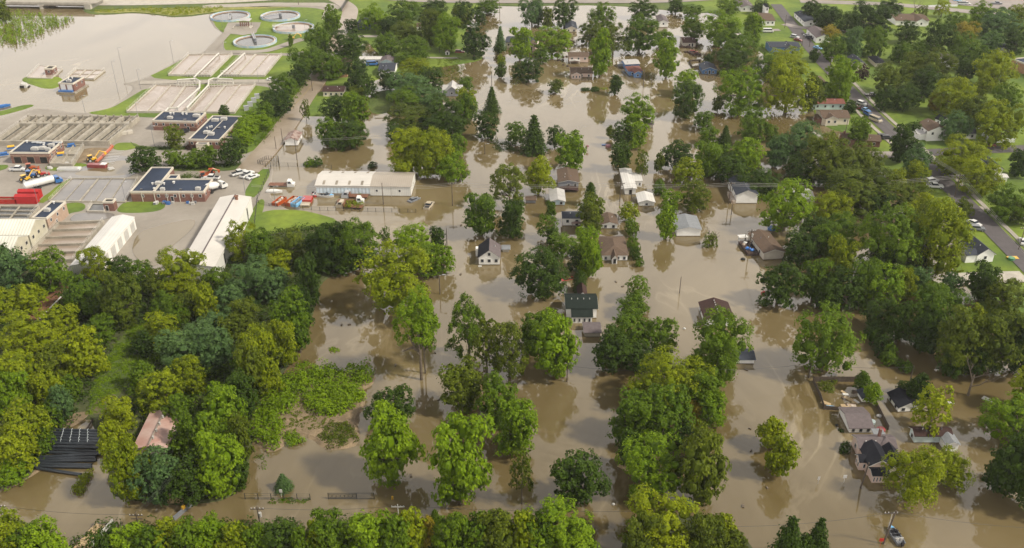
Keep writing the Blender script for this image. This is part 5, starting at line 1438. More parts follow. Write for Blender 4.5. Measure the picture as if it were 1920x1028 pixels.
weeds('floating_weed', [(560,680),(575,676),(576,688),(555,690)], 14, mats='lm', h=.4, z=0)
weeds('floating_weed', [(480,855),(500,845),(505,880),(485,880)], 9, mats='md', h=.3, z=0, leaves=14)
weeds('floating_weed', [(510,935),(580,935),(578,942),(505,944)], 26, mats='md', h=.3, z=0, leaves=12, r=(.3,.6))
weeds('floating_weed', [(615,275),(650,270),(645,285),(612,286)], 22, mats='ol', h=.4, z=0)
weeds('sunken_bushes', [(1575,805+0),(1578,806),(1580,808),(1576,809)], 2, mats='dk', z=0)
weeds('sunken_shrubs', [(1533,722),(1565,716),(1560,735),(1538,733)], 30, mats='ol', h=.9, z=0)
weeds('low_shrubs', [(1134,483),(1150,482),(1150,487),(1134,488)], 8, mats='dk', z=0); weeds('low_shrubs', [(1157,483),(1174,482),(1174,487),(1157,488)], 8, mats='dk', z=0)
weeds('front_shrubs', [(337,333),(352,328),(372,332),(375,337),(345,337)], 22, mats='md', h=1.1)
weeds('hedge', [(255,278),(350,277),(352,281),(256,282)], 50, r=(.4,.7), mats='dk', h=.9)
weeds('verge_hedge', [(250,314),(345,313),(450,305),(452,312),(400,320),(250,317)], 130, r=(.5,.9), mats='dk', h=.9)
weeds('roadside_growth', [(520,240),(560,180),(600,110),(625,40),(612,40),(590,80),(550,160),(505,215),(470,270),(480,285)], 260, r=(.7,1.5), h=1.2, mats='md', ls=.25)
weeds('debris_plants', [(920,262),(930,260),(935,266),(925,270)], 6, mats='ol', z=0)

# ------------------------------------------------------------------ vehicles
def wheels(t, xs, y, r, wd=.24, z=None):
    for x in xs:
        for s in (-1, 1):
            m = MB(); m.tube([(0, -wd/2, 0), (0, wd/2, 0)], r, 12); o = m.build('wheel', W['black'], t, (x, s*y, r if z is None else z))
            m = MB(); m.tube([(0, s*(wd/2)-.02*s, 0), (0, s*(wd/2+.02), 0)], r*.55, 8); m.build('rim', W['metal'], o)
def veh(kind, crop, p, deg, color, label, cat=None, z=.27, group=None, L=None):
    g = G(*c2(crop, p), z); t = thing({'car': 'parked_car', 'suv': 'parked_car', 'pickup': 'pickup_truck', 'van': 'parked_van'}[kind], (g.x, g.y, z), R_(deg), label, cat or {'car': 'car', 'suv': 'car', 'pickup': 'pickup truck', 'van': 'van'}[kind], group or 'vehicles parked around the plant and streets')
    if kind == 'pickup':
        body = [(-2.9,.45),(2.85,.4),(2.9,.95),(2.7,1.12),(1.4,1.2),(-2.9,1.15)]; cab = [(1.35,1.2),(.75,1.85),(-.75,1.9),(-1.0,1.2)]; W2 = 1.0; xs = (1.85,-1.75)
    elif kind == 'suv':
        body = [(-2.35,.4),(2.35,.35),(2.4,.8),(2.2,1.0),(1.1,1.1),(-2.35,1.1)]; cab = [(1.1,1.1),(.45,1.72),(-2.0,1.75),(-2.3,1.1)]; W2 = .95; xs = (1.5,-1.4)
    elif kind == 'van':
        body = [(-2.8,.4),(2.7,.35),(2.75,1.0),(2.3,1.3),(-2.8,1.35)]; cab = [(2.2,1.3),(1.6,2.1),(-2.75,2.15),(-2.8,1.35)]; W2 = 1.0; xs = (1.8,-1.8)
    else:
        body = [(-2.3,.35),(2.25,.3),(2.3,.7),(2.1,.85),(1.0,.98),(-1.7,.98),(-2.3,.92)]; cab = [(1.0,.98),(.3,1.42),(-1.0,1.44),(-1.75,.98)]; W2 = .9; xs = (1.4,-1.35)
    m = MB(); m.prism(body, 'y', -W2, W2); bo = m.build('body', W[color], t)
    bv = bo.modifiers.new('soft', 'BEVEL'); bv.width = .09; bv.segments = 2
    cx = sum(c[0] for c in cab)/4; m = MB(); m.prism([(cx+(x-cx)*.97, z_-(.0 if z_ > 1.3 else .02)) for x, z_ in cab], 'y', -W2*.86, W2*.86); m.build('windows', W['glass'], t)
    top = max(z_ for _, z_ in cab); xs_ = [c[0] for c in cab if c[1] > top-.1]; m = MB(); m.box(min(xs_)-.05, -W2*.84, top-.06, max(xs_)+.05, W2*.84, top+.03); m.build('roof', W[color], t)
    if kind == 'pickup': m = MB(); m.box(-2.75, -.82, 1.152, -1.1, .82, 1.17); m.build('bed', W['cblack'], t)
    m = MB(); fx = body[2][0]
    for s in (-1, 1): m.box(fx-.12, s*W2*.72-.18, .62, fx+.02, s*W2*.72+.18, .8)
    m.build('headlights', W['trim'], t)
    wheels(t, xs, W2-.08, .36 if kind != 'pickup' else .4)
    return t
veh('pickup','B',(180,618),0,'cwhite','white pickup with crew cab parked before the open-bay brick building')
veh('pickup','C',(1075,655),38,'cwhite','leftmost of three white trucks parked by the mown strip, facing away')
veh('pickup','C',(1150,670),62,'cwhite','middle of three white trucks parked by the mown strip')
veh('car','C',(1207,690),50,'cwhite','white car parked half on the mown strip, rightmost of three')
veh('pickup','C',(808,702),175,'cwhite','white pickup behind the right end of the L-shaped building')
veh('car','C',(560,535),25,'csilver','silver car under the row of parking-lot trees, left one')
veh('car','C',(712,532),10,'csilver','silver car under the row of parking-lot trees, right one')
veh('suv','C',(545,255),60,'cblack','dark car beside the wide brick building, behind the round tree')
veh('car','F',(520,604),0,'cwhite','white car on the lane beside the upper basins lawn')
veh('car','E',(1172,545),48,'cgrey','dark grey car half under water beside the warehouse right corner',z=-.45)
veh('pickup','E',(1283,590),75,'ctan','tan pickup stranded in water right of the warehouse',z=-.55)
veh('pickup','L',(1035,745),-8,'cwhite','white pickup on the lawn under the power lines')
veh('suv','L',(1010,695),20,'csilver','silver car right behind the white pickup under the power lines')
veh('suv','L',(432,82),-70,'cblue','dark blue car parked behind the small trailer on the street')
veh('car','L',(402,42),-70,'clblue','bright blue car among the cars above the cream hillside house')
veh('car','L',(345,25),-20,'cmaroon','maroon car among the cars above the cream hillside house')
veh('van','L',(495,135),-62,'ctan','pale utility trailer van at the pavement edge of the street')
veh('suv','L',(600,300),0,'cblack','black car beside the low brown house')
veh('suv','L',(565,290),0,'cblack','dark car tucked behind the black one by the low brown house')
veh('suv','L',(1535,368),0,'cmaroon','maroon car parked along the white rail fence')
veh('pickup','I',(460,890),-5,'cblack','black pickup with white cap on the street below the purple tree')
veh('suv','I',(370,965),-60,'cwhite','white car on the street beside the long red-brown roof')
veh('van','I',(1290,45),0,'csilver','silver vehicle in the parking lot at the top edge, left one')
veh('suv','I',(1330,45),0,'cwhite','white vehicle in the parking lot at the top edge')
veh('pickup','I',(1608,42),-5,'cgrey','grey pickup in the parking lot at the top edge')
veh('car','I',(1245,10),0,'clblue','blue car at the very top edge of the parking lot')
veh('suv','H',(1420,350),-45,'csilver','silver car at the kerb behind the long blue house')
veh('car','H',(1450,378),-40,'cmaroon','maroon car at the kerb behind the long blue house')
veh('car','H',(1535,338),-35,'csilver','silver car across the street from the long blue house')
veh('suv','H',(1560,360),-45,'cblack','black car across the street from the long blue house')
veh('car','H',(1630,450),-50,'clblue','blue car half under the trees on the street bend')
veh('van','H',(1175,298),0,'cwhite','white van in the driveway of the little church')
veh('car','O',(1130,165),-60,'cwhite','white car parked by the street above the white corner house')
veh('suv','O',(1150,205),-10,'cgrey','grey car parked behind the white corner house')
veh('car','O',(1445,125),20,'cwhite','white car in the yard at the right edge beyond the street')
veh('car','O',(1490,300),70,'cwhite','white car at the right edge beside the street')
veh('van','U',(735,655),10,'cblue','dark blue van beside the white slate-roofed cottage',z=.25)
veh('car','U',(415,545),10,'csilver','silver car under the dense tree behind the orange-brown house',z=.25)
veh('car','M',(893,583),20,'cred','red car sunk to its roof beside the dark cone evergreen',z=-.9)
veh('suv','G',(10,490),0,'cmaroon','maroon car just visible under the big dark tree by the channel',z=-.2)
veh('suv','H',(490,495),0,'cmaroon','maroon sunken car beyond the small deep blue cottage',z=-.5)
# trucks and machines
def truck(crop, p, deg, label, cab='cwhite', kind='flat', z=.27, load='rustm', name='flatbed_truck', cat='truck', L=6.2):
    g = G(*c2(crop, p), z); t = thing(name, (g.x, g.y, z), R_(deg), label, cat, 'trucks')
    m = MB(); m.prism([(2.2,.6),(4.6,.55),(4.65,1.5),(3.9,1.75),(3.5,2.7),(2.3,2.75)], 'y', -1.15, 1.15); c = m.build('cab', W[cab], t)
    m = MB(); m.prism([(3.75,1.85),(3.5,2.5),(2.6,2.5),(2.6,1.85)], 'y', -1.18, 1.18); m.build('cab_windows', W['glass'], c)
    m = MB(); m.box(-L+2.2, -.5, .6, 3.5, .5, .9); m.build('chassis', W['cblack'], t)
    if kind == 'flat': m = MB(); m.box(-L+2, -1.2, 1.0, 2.1, 1.2, 1.25); m.box(1.9, -1.2, 1.25, 2.1, 1.2, 2.2); m.build('flatbed', W[load], t)
    if kind == 'tank':
        m = MB(); m.tube([(-L-.2, 0, 2.1), (-L, 0, 2.1), (1.9, 0, 2.1), (2.1, 0, 2.1)], [.9, 1.25, 1.25, .9], 16); m.build('tank', W['cwhite'], t)
        m = MB(); m.box(-L, -.3, 3.3, 1.8, .3, 3.42); m.build('tank_walkway', W['metal'], t)
    if kind == 'mixer':
        m = MB(); m.tube([(-3.6, 0, 2.9), (-2.8, 0, 2.7), (-1, 0, 2.3), (.8, 0, 2.0), (1.8, 0, 1.9)], [.5, 1.0, 1.3, 1.1, .5], 14); m.build('drum', W['cwhite'], t)
        m = MB(); m.tube([(-3.4, 0, 3.3), (-4.3, 0, 1.4)], [.45, .25], 6); m.build('chute', W['metal'], t)
    if kind == 'box': m = MB(); m.box(-L+2, -1.25, .95, 2.1, 1.25, 3.4); m.build('cargo_box', W[load], t)
    for x in ((3.5,), (-L+3.2, -L+4.4)): 
        for xx in x:
            for s in (-1, 1): m = MB(); m.tube([(0, -.15, 0), (0, .15, 0)], .5, 12); m.build('wheel', W['black'], t, (xx, s*.95, .5))
    return t
truck('B',(470,760),42,'white tanker truck with blue cab beside the red tarped containers','cblue','tank',name='tanker_truck',L=7.5)
truck('C',(840,815),52,'white concrete-mixer-like vacuum truck at the right end of the L-shaped building','cwhite','mixer',name='vacuum_truck')
truck('E',(190,440),0,'rusty empty flatbed truck with white cab in the flooded yard',z=-.5)
truck('E',(740,525),175,'white-cab truck close to the warehouse wall among weeds','csilver',z=-.5)
truck('E',(700,600),170,'overgrown flatbed truck with tan cab beside the wire fence','ctan',z=-.5)
truck('E',(700,565),0,'white-cab truck facing right, its bed covered with weeds',z=-.5)
weeds('truck_weeds', [(640,590),(690,545),(790,560),(800,600),(700,605)], 40, r=(.4,.8), mats='yl', h=.9, z=.7, crop='E', leaves=20)
weeds('yard_weeds', [(630,490),(660,485),(665,500),(640,505)], 8, mats='dk', h=1.4, z=0, crop='E'); weeds('yard_weeds', [(755,490),(785,485),(785,510),(760,512)], 9, mats='md', h=1.4, z=0, crop='E')
def machine(crop, p, deg, label, col, name='tractor', cat='tractor', boom=False, z=.27):
    g = G(*c2(crop, p), z); t = thing(name, (g.x, g.y, z), R_(deg), label, cat)
    m = MB(); m.prism([(-1.5,.7),(1.6,.7),(1.6,1.3),(.4,1.5),(-1.5,1.3)], 'y', -.6, .6); m.build('body', W[col], t)
    m = MB(); m.box(-1.1, -.55, 1.4, .2, .55, 2.5); m.build('cab', W['glass'], t); m = MB(); m.box(-1.25, -.65, 2.5, .35, .65, 2.62); m.build('canopy', W[col], t)
    wheels(t, (1.1,), .85, .5, .35); wheels(t, (-.9,), .9, .75, .45)
    m = MB()
    if boom: m.tube([(1.2,0,1.3),(3.2,0,3.4),(5.0,0,2.4)], .18, 6); m.box(4.7,-.4,1.6,5.4,.4,2.5); m.build('boom', W[col], t)
    else: m.tube([(1,-.5,1.1),(2.4,-.5,.7)],.1,5); m.tube([(1,.5,1.1),(2.4,.5,.7)],.1,5); m.box(2.3,-.9,.2,2.8,.9,.9); m.build('loader_bucket', W[col], t)
    return t
machine('B',(400,672),30,'red tractor with loader left of the puddle','cred')
machine('B',(250,722),50,'yellow backhoe on the yard beside the red tractor','cyellow','backhoe','backhoe',True)
machine('B',(300,612),20,'orange tractor parked beside the white pickup','corange')
machine('B',(300,682),10,'small blue tractor behind the yellow backhoe','cblue')
machine('B',(890,530),40,'yellow excavator in the dug earth by the orange barrier','cyellow','excavator','excavator',True)
machine('F',(665,300),10,'yellow telehandler on the lane beside the round tanks','cyellow','telehandler','telehandler',True)
machine('C',(740,692),20,'orange digger arm and cab behind the L-shaped building','corange','mini_excavator','excavator',True)
machine('C',(795,665),190,'orange tractor behind the L-shaped building','corange')
# simple yard things
def bx_thing(name, label, cat, crop, p, deg, dims, parts, z=.25, group=None):
    g = G(*c2(crop, p), z); t = thing(name, (g.x, g.y, z), R_(deg), label, cat, group)
    for (nm, mt, boxes) in parts:
        m = MB()
        for q in boxes: m.box(*q)
        o = m.build(nm, W[mt], t); bv = o.modifiers.new('soft', 'BEVEL'); bv.width = .04; bv.segments = 1
    return t
def container(crop, p, deg, label, mt, L=7, wd=2.4, h=2.6, z=.25):
    g = G(*c2(crop, p), z); t = thing('covered_container', (g.x, g.y, z), R_(deg), label, 'container', 'containers under red tarps')
    m = MB(); m.box(-L/2, -wd/2, 0, L/2, wd/2, h); m.build('container_body', W[mt], t)
    m = MB(); m.prism([(-wd/2-.06,h),(wd/2+.06,h),(0,h+.5)],'x',-L/2-.06,L/2+.06); m.build('tarp_cover', W['tarp'], t)
container('B',(270,925),0,'front bright red tarped container beside the tanker truck','tarp')
container('B',(300,875),0,'bright red tarped container just behind the front one','tarp')
bx_thing('open_dumpster','long open red dumpster at the left edge beside the tarped containers','dumpster','B',(50,925),0,None,[('bin_side','cred',[(-4.5,-1.2,0,4.5,-1.05,1.6),(-4.5,1.05,0,4.5,1.2,1.6),(-4.5,-1.05,0,-4.35,1.05,1.6),(4.35,-1.05,0,4.5,1.05,1.6)]),('scrap','rustm',[(-4.3,-1.,0,4.3,1.,1.2)])])
def dumpster(p, col, label, load):
    t = bx_thing('open_dumpster', label, 'dumpster', 'E', p, 70, None, [('bin_side', col, [(-2.8,-1.15,0,2.8,-1.03,1.5),(-2.8,1.03,0,2.8,1.15,1.5),(-2.8,-1.03,0,-2.68,1.03,1.5),(2.68,-1.03,0,2.8,1.03,1.5)])], z=-.2, group='dumpsters in the flooded yard')
    m = MB()
    for k in range(7): m.blob(-2.1+.7*k, random.uniform(-.4,.4), 1.15, .55, .5, .4, 6, k, .3)
    m.build('rubbish', W[load], t)
dumpster((175,562),'corange','orange dumpster with white rubbish, leftmost of four in the yard','debris')
dumpster((265,560),'corange','orange-red dumpster heaped with pale rubbish, touching the blue one','debris')
dumpster((312,566),'clblue','blue dumpster next to the orange-red one','cgrey')
bx_thing('open_dumpster','red dumpster with tan ramp, rightmost of four in the yard','dumpster','E',(378,552),88,None,[('bin_side','cred',[(-1,-1.6,0,2.6,1.6,1.3)]),('ramp','ctan',[(-3.6,-1.5,.2,-1.05,1.5,.7)])],z=-.1)
bx_thing('flat_boat_trailer','white flat skiff on the water edge below the open-bay building','skiff','B',(670,608),0,None,[('hull','cwhite',[(-4,-1,0,4,1,.8)]),('deck','hvac',[(-3.7,-.8,.8,3.2,.8,.95)])])
bx_thing('fuel_tank','red and silver half-sunk tank trailer beside the orange barrier','tank trailer','B',(945,585),-6,None,[('body','cmaroon',[(-3.6,-1,0,3.2,1,1.3)]),('lid','cwhite',[(1.4,-.9,1.3,3.4,.9,1.6)])])
bx_thing('jersey_block','pale concrete block pile at the right end of the aeration tank','block','B',(1225,262),30,None,[('block','conc2',[(-2,-1,0,0,1,1.2),(.1,-1,0,2.2,1,1.2)])])
for k,(x,y,l) in enumerate(((330,828,'nearest'),(358,798,'second'),(385,768,'third'),(410,738,'farthest'))):
    t = thing('utility_cabinet',tuple(G(*c2('F',(x,y)),.25)),R_(20),f'{l} of four grey-green cabinets on the lawn right of the basins','cabinet','cabinets beside the basins'); m=MB(); m.box(-1,-.8,0,1,.8,1.8); m.build('cabinet_body',W['metal'],t); m=MB(); m.box(-1.05,-.85,1.8,1.05,.85,1.95); m.build('lid',W['cgrey'],t)
# blue and yellow machines
for (x,y,l,cl) in ((590,470,'pump set on the low concrete works, left one','cyellow'),(690,385,'pump set on the low concrete works, right one','cblue'),(40,470,'pump set at the left edge, left of the open-bay building','cblue'),(110,405,'pump set just left of the open-bay building roof','cyellow')):
    t = thing('pump_set',tuple(G(*c2('B',(x,y)),1.2)),R_(25),f'{"yellow" if cl=="cyellow" else "blue"} {l}','pump','pump sets'); m=MB(); m.box(-1.6,-.4,0,1.6,.4,.5); m.build('base_frame',W['cblue'],t); m=MB(); m.tube([(-1.2,0,.9),(1.2,0,.9)],.45,8); m.build('motor',W[cl],t)
# orange barrier
pts = [G(*c2('B',q),.25) for q in ((930,545),(960,520),(1010,470),(1060,425),(1085,395),(1075,390))]; t=thing('orange_barrier',tuple(pts[0]),0,'orange water-filled barrier winding along the dug earth','barrier'); m=MB()
m.tube([p-pts[0]+Vector((0,0,.5)) for p in pts],.6,6); m.build('barrier_body',W['corange'],t)
for k,(x,y) in enumerate(((485,600),(1070,607),(640,562))):
    t = thing('rubble_heap',tuple(G(*c2('B',(x,y)),.25)),0,place_label('small pale rubble heap',*c2('B',(x,y))),'rubble heap','rubble heaps'); m=MB(); m.blob(0,0,.2,1.2,.9,.8,7,k,.3); m.build('rubble',W['hvac'],t)
# boats
def boat(crop, p, deg, L, label, hull='cwhite', inner='cblack', z=0, seats=True, name='motorboat', trim='clblue', cover=False, motor=True):
    g = G(*c2(crop, p), z); t = thing(name, (g.x, g.y, z), R_(deg), label, 'boat', None)
    n = 12; prof = [(-L/2, L*.17), (-L/4, L*.19), (L*.1, L*.185), (L*.3, L*.12), (L*.43, L*.05), (L/2, 0.0)]
    ring = [(x, y) for x, y in prof]+[(x, -y) for x, y in prof[-2::-1]]
    m = MB(); k = len(ring); m.v = [(x*.93, y*.8, -.25) for x, y in ring]+[(x, y, .7+.25*max(0, x/L)) for x, y in ring]+[(x*.93, y*.84, .7+.25*max(0, x/L)) for x, y in ring]+[(x*.88, y*.75, .15) for x, y in ring]
    m.f = [tuple(range(k))[::-1]]+[(q*k+i, q*k+(i+1) % k, (q+1)*k+(i+1) % k, (q+1)*k+i) for q in range(3) for i in range(k)]+[tuple(3*k+i for i in range(k))]
    m.build('hull', W[hull], t)
    if cover:
        m = MB(); m.v = [(x*.95, y*.9, .74+.25*max(0, x/L)) for x, y in ring]+[(x*.5, y*.3, 1.15) for x, y in ring]; m.f = [(i, (i+1) % k, k+(i+1) % k, k+i) for i in range(k)]+[tuple(k+i for i in range(k))]; m.build('cover', W[inner], t)
    else:
        m = MB(); m.v = [(x*.9, y*.78, .5) for x, y in ring]; m.f = [tuple(range(k))]; m.build('deck', W['cgrey'], t)
        m = MB(); m.v = [(x, y*.93, .86) for x, y in ring if x > L*.18]; m.f = [tuple(range(len(m.v)))]; m.v2 = 0; m.build('bow_deck', W[trim], t)
        for x in (-.28, -.05, .12):
            for s in (-1, 1): m = MB(); m.box(x*L-.25, s*L*.09-.25, .5, x*L+.25, s*L*.09+.25, .85); m.box(x*L-.3, s*L*.09-.25, .85, x*L-.2, s*L*.09+.25, 1.25); m.build('seat', W['hvac' if x < -.1 else inner], t)
        m = MB(); m.prism([(L*.16,.8),(L*.2,.8),(L*.13,1.3),(L*.11,1.3)],'y',-L*.13,L*.13); m.build('windscreen', W['glass'], t)
    if motor: m = MB(); m.box(-L/2-.5,-.22,.3,-L/2-.05,.22,1.2); m.tube([(-L/2-.3,0,.3),(-L/2-.3,0,-.4)],.1,6); m.build('outboard_motor', W['cblack'], t)
boat('T',(483,968),98,4.8,'small motorboat with blue bow and white seats floating at the lower right','cgrey','cblack')
boat('E',(505,505),-15,7.5,'white cabin cruiser with black windows floating against the warehouse wall','cwhite','cblack',motor=True)
t = bx_thing('boat_wreck','red dinghy just left of the white cruiser','dinghy','E',(438,500),-60,None,[('hull','cred',[(-1.5,-.7,-.2,1.5,.7,.6)]),('inside','cblack',[(-1.2,-.5,.6,1.2,.5,.65)])],z=0)
boat('E',(138,478),0,5.5,'upturned white boat beside the rusty flatbed in the flooded yard','cwhite','cwhite',cover=True,motor=False)
boat('A',(15,805),35,7,'dark blue boat at the left edge of the lake','cblue','cblue',cover=True)
t = thing('collapsed_shelter',tuple(G(*c2('A',(180,655)))),R_(10),'small collapsed pale wooden shelter left of the white pump house','shelter'); m=MB(); m.prism([(-1.8,0),(1.8,0),(1.2,1.5),(-.6,2.1)],'y',-1.5,1.5); m.build('shelter_frame',W['hvac'],t); m=MB(); m.box(-1.2,-1.56,-.2,.6,-1.51,1.2); m.box(.8,-1.2,-.3,2.4,1.4,.3); m.build('dark_gap',W['dark'],t)
# ------------------------------------------------------------------ pipe stack
p = G(138,872,.3); N = 0
def bigpipe(x0, y0, x1, y1, z, label, r=.33):
    global N
    a = G(x0, y0, z); b_ = G(x1, y1, z); t = thing('black_pipe', tuple(a), math.atan2(b_.y-a.y, b_.x-a.x), label, 'pipe', 'black pipes stacked at the lower left'); L = (b_-a).length
    m = MB(); n = 14
    for (ri, s) in ((r, 1), (r*.88, -1)):
        for x in (0, L):
            for k in range(n): m.v.append((x, ri*math.cos(2*math.pi*k/n), ri*math.sin(2*math.pi*k/n)))
    for k in range(n):
        j = (k+1) % n; m.f += [(k, n+k, n+j, j), (2*n+k, 2*n+j, 3*n+j, 3*n+k), (k, j, 2*n+j, 2*n+k), (n+k, 3*n+k, 3*n+j, n+j)]
    m.build('pipe_wall', W['pipe'], t, smooth=False)
    return t, L
rows = [(103,806,190,808,1.5),(101,811,190,813,1.5),(99,816,191,818,1.5),(97,821,191,823,1.5),(96,826,192,828,1.5),(94,831,192,833,1.3),(92,837,192,839,1.1)]
ORD = ['farthest','second','third','fourth','fifth','sixth','seventh']
for i, r in enumerate(rows):
    t, L = bigpipe(r[0]+random.uniform(-.8,.8), r[1], r[2]+random.uniform(-.8,.8), *r[3:], f'{ORD[i]} pipe from the back of the strapped black pipe stack')
    for f in (.2, .38, .55, .72):
        if i < 5: m = MB(); m.tube([(L*f,-.35,.05),(L*f,-.2,.33),(L*f,.2,.33),(L*f,.35,.05)],.045,5); m.build('strap', W['strap'], t)
loose = [(89,842,192,846,.45,'loose black pipe right in front of the stack'),(90,848,192,851,.45,'second loose black pipe in front of the stack'),(72,857,182,852,.45,'loose black pipe slanting slightly up to the right'),(70,861,180,858,.45,'black pipe lying against the slanting one'),(69,865,180,863,.45,'lower black pipe of the middle loose group'),(71,869,172,872,.45,'black pipe of the pair above the lone one'),(70,874,172,876,.45,'lower black pipe of the pair above the lone one'),(64,877,152,890,.45,'lone black pipe slanting down, nearest of all')]
for r in loose: bigpipe(*r)
for f in (.1, .5, .9):
    x = 96+f*94; t = thing('timber_bearer', tuple(G(x, 838, .25)), 0, place_label('timber bearer under the pipe stack', x, 838), 'timber', 'bearers under the pipes'); m = MB(); m.box(-.12,-1,0,.12,9,.4); m.build('beam', W['timber'], t)
# timber deck, sheets, misc at lower left
t = thing('timber_deck',tuple(G(166,1018,.3)),R_(-14),'pale timber deck sloping beside the bottom left bushes','deck'); m=MB(); m.box(-1.6,-2.5,0,1.4,4.5,.3)
m.build('deck_frame',W['r_wood'],t)
for k in range(13): m=MB(); m.box(-1.7,-2.4+k*.53,.3,1.5,-2.0+k*.53,.36); m.build('plank',W['r_wood'],t)
m=MB(); m.box(1.5,-1,.3,1.7,5.5,1.3); m.build('side_board',W['hvac'],t)
t = thing('wooden_roof',tuple(G(*c2('P',(790,828)),0)),R_(3),'small tan plywood roof poking out of the water under the lower left trees','roof'); m=MB(); m.prism([(-2.3,.3),(2.2,.3),(1.5,1.6),(-1.2,1.6)],'y',-.2,1.9); m.build('roof_panel',W['r_wood'],t)
t = thing('road_barrier',tuple(G(*c2('P',(835,860)),0)),R_(62),'dark striped barrier arm with orange lamp at the track','barrier'); m=MB(); m.box(-3,-.2,0,3,.2,.9); m.build('arm',W['cgrey'],t); m=MB(); m.box(-.6,-.25,.9,.0,.25,1.6); m.build('lamp',W['cyellow'],t)
# rusty pipe bridge in the woods
a = G(75,605,.3); b_ = G(140,538,.3); t = thing('rusty_conveyor',tuple(a),math.atan2(b_.y-a.y,b_.x-a.x),'long rusty flat roof strip with a white edge pipe in the left woods','conveyor'); L=(b_-a).length
m=MB(); m.box(0,0,0,L,4.2,1.2); m.build('housing',W['rustm'],t); m=MB(); m.tube([(0,-.3,1.3),(L,-.3,1.3)],.18,6); m.build('edge_pipe',W['trim'],t)
# ------------------------------------------------------------------ poles and wires
POLES = {}
def pole(key, base, topy, label=None, arm=False, lamp=False, trans=False, r=.16, name='utility_pole', mt='pole', crop='Z', lean=0, z=0):
    bp = c2(crop, base); ty = c2(crop, (0, topy))[1]; g = G(*bp, z)
    h = min(np.arange(1.5, 16, .1), key=lambda q: abs(proj((g.x, g.y, q))[1]-ty))
    h = float(h)-z; t = thing(name, (g.x, g.y, z), 0, label or place_label('thin dark pole' if name == 'utility_pole' else 'slim lamp post', *bp), {'utility_pole': 'pole'}.get(name, 'lamp post'), 'utility poles' if name == 'utility_pole' else 'lamp posts of the plant')
    m = MB(); m.tube([(0, 0, -1), (lean, 0, h)], [r, r*.65], 8); m.build('shaft', W[mt], t)
    if arm:
        m = MB(); m.box(-1.3, -.07, h-.75, 1.3, .07, h-.58)
        if arm > 1: m.box(-1.1, -.07, h-1.6, 1.1, .07, h-1.45)
        m.build('crossarm', W[mt], t)
        m = MB()
        for x in (-1.15, -.5, .5, 1.15): m.tube([(x, 0, h-.58), (x, 0, h-.32)], .06, 6)
        m.build('insulators', W['trim'], t)
    if trans: m = MB(); m.tube([(.35, 0, h-2.6), (.35, 0, h-1.6)], .3, 10); m.build('transformer', W['hvac'], t)
    if lamp: m = MB(); m.tube([(0, 0, h-.1), (1.1, 0, h+.15)], .05, 5); m.box(.9, -.15, h+.05, 1.7, .15, h+.2); m.build('lamp_head', W['metal'], t)
    POLES[key] = (g.x+lean, g.y, z+h); return t
pole('w1',(848.5,386),341,'tall utility pole with crossarm right of the warehouse and flooded pickup',arm=True)
pole('w0',(719,384),343,'tall bare pole standing in front of the warehouse')
pole('w2',(1162,378),341,'utility pole with crossarm and transformer left of the white trailer home',arm=True,trans=True)
pole('w3',(1366,383),341,None,arm=True); pole('w4',(1789,372),326,'tall utility pole with crossarms where the lines cross at right',arm=2)
pole('a',(557,300),259); pole('b',(518,281),256,None); pole('c',(530,266),241)
pole('d',(909,289),270,'lamp pole leaning in water by the floating branches',lamp=True); pole('e',(922,163),134); pole('f',(1221,165),141); pole('g',(937,26),4); pole('h',(1141,30),14)
pole('i',(1274,550),519,'slender lone pole in open water left of the dark brown roof',r=.12); pole('j',(1371,403),383); pole('k',(1403,478),430,'utility pole with transformer beside the tarp-strewn porch',arm=True,trans=True); pole('l',(1396,457),438); pole('m',(1516,708),679)
pole('n',(1706,716),686); pole('o',(1613,915),868,'tall dark leaning pole before the black-roofed house',lean=.5,r=.2); pole('p',(1655,1020),958,'tall utility pole beside the moored motorboat',arm=True,r=.2,lean=.8)
pole('q',(1665,992),962,'short pale post beside the motorboat pole',r=.1,mt='hvac'); pole('r',(13,990),945,'utility pole with white fittings at the lower left corner',arm=True,trans=True)
pole('s',(262,992),962,'utility pole with three wires rising behind the bottom left bushes',arm=2); pole('t',(488,985),950,'utility pole with white transformer behind the bottom bushes',arm=True,trans=True)
pole('u',(747,965),946,'pale post with fittings above the bottom bushes',r=.12,mt='trim',arm=True); pole('v',(744,322),247,'utility pole beside the yellow-green trees behind the warehouse',lamp=True); pole('x',(1063,716),684,'pole with white cap in open water below the lime tree'); pole('y',(825,552),516,'pole with long lamp arm right of the big yellow-green tree',lamp=True); pole('z',(838,458),428,None)
pole('aa',(1585,250),226); pole('ab',(1556,128),106,None,arm=True,trans=True); pole('ac',(1624,208),175,'roadside utility pole beside the white car and black pickup',arm=True,trans=True); pole('ad',(1471,54),28); pole('ae',(1503,88),66); pole('af',(1517,90),72)
pole('ag',(560,10),-10); pole('ah',(669,98),72); pole('ai',(824,100),80); pole('aj',(586,172),150); pole('ak',(1909,470),425,'pole at the far right beside the street',arm=True); pole('al',(1872,80),66); pole('am',(850,337),0+300,None); pole('an',(1183,385),352); pole('ao',(1206,165),128); pole('ap',(1290,176),150); pole('aq',(908,258),240)
pole('ar',(934,965),953,'short dark post above the bottom bushes')
for k,(bx_,by,ty) in enumerate(((885,690,460),(925,560,357),(1300,460,308),(1055,670,522),(640,850,720),(1040,900,772),(1615,280,480),)):
    if k == 6: continue
    pole('lp%d'%k,(bx_,by),ty,None,lamp=True,name='lamp_post',mt='cgrey',r=.09,crop='A')
for k,(bx_,by,ty) in enumerate(((370,942,762),(1210,905,730),(1490,382,188))): pole('lq%d'%k,(bx_,by),ty,None,lamp=True,name='lamp_post',mt='cgrey',r=.09,crop='B',z=.25)
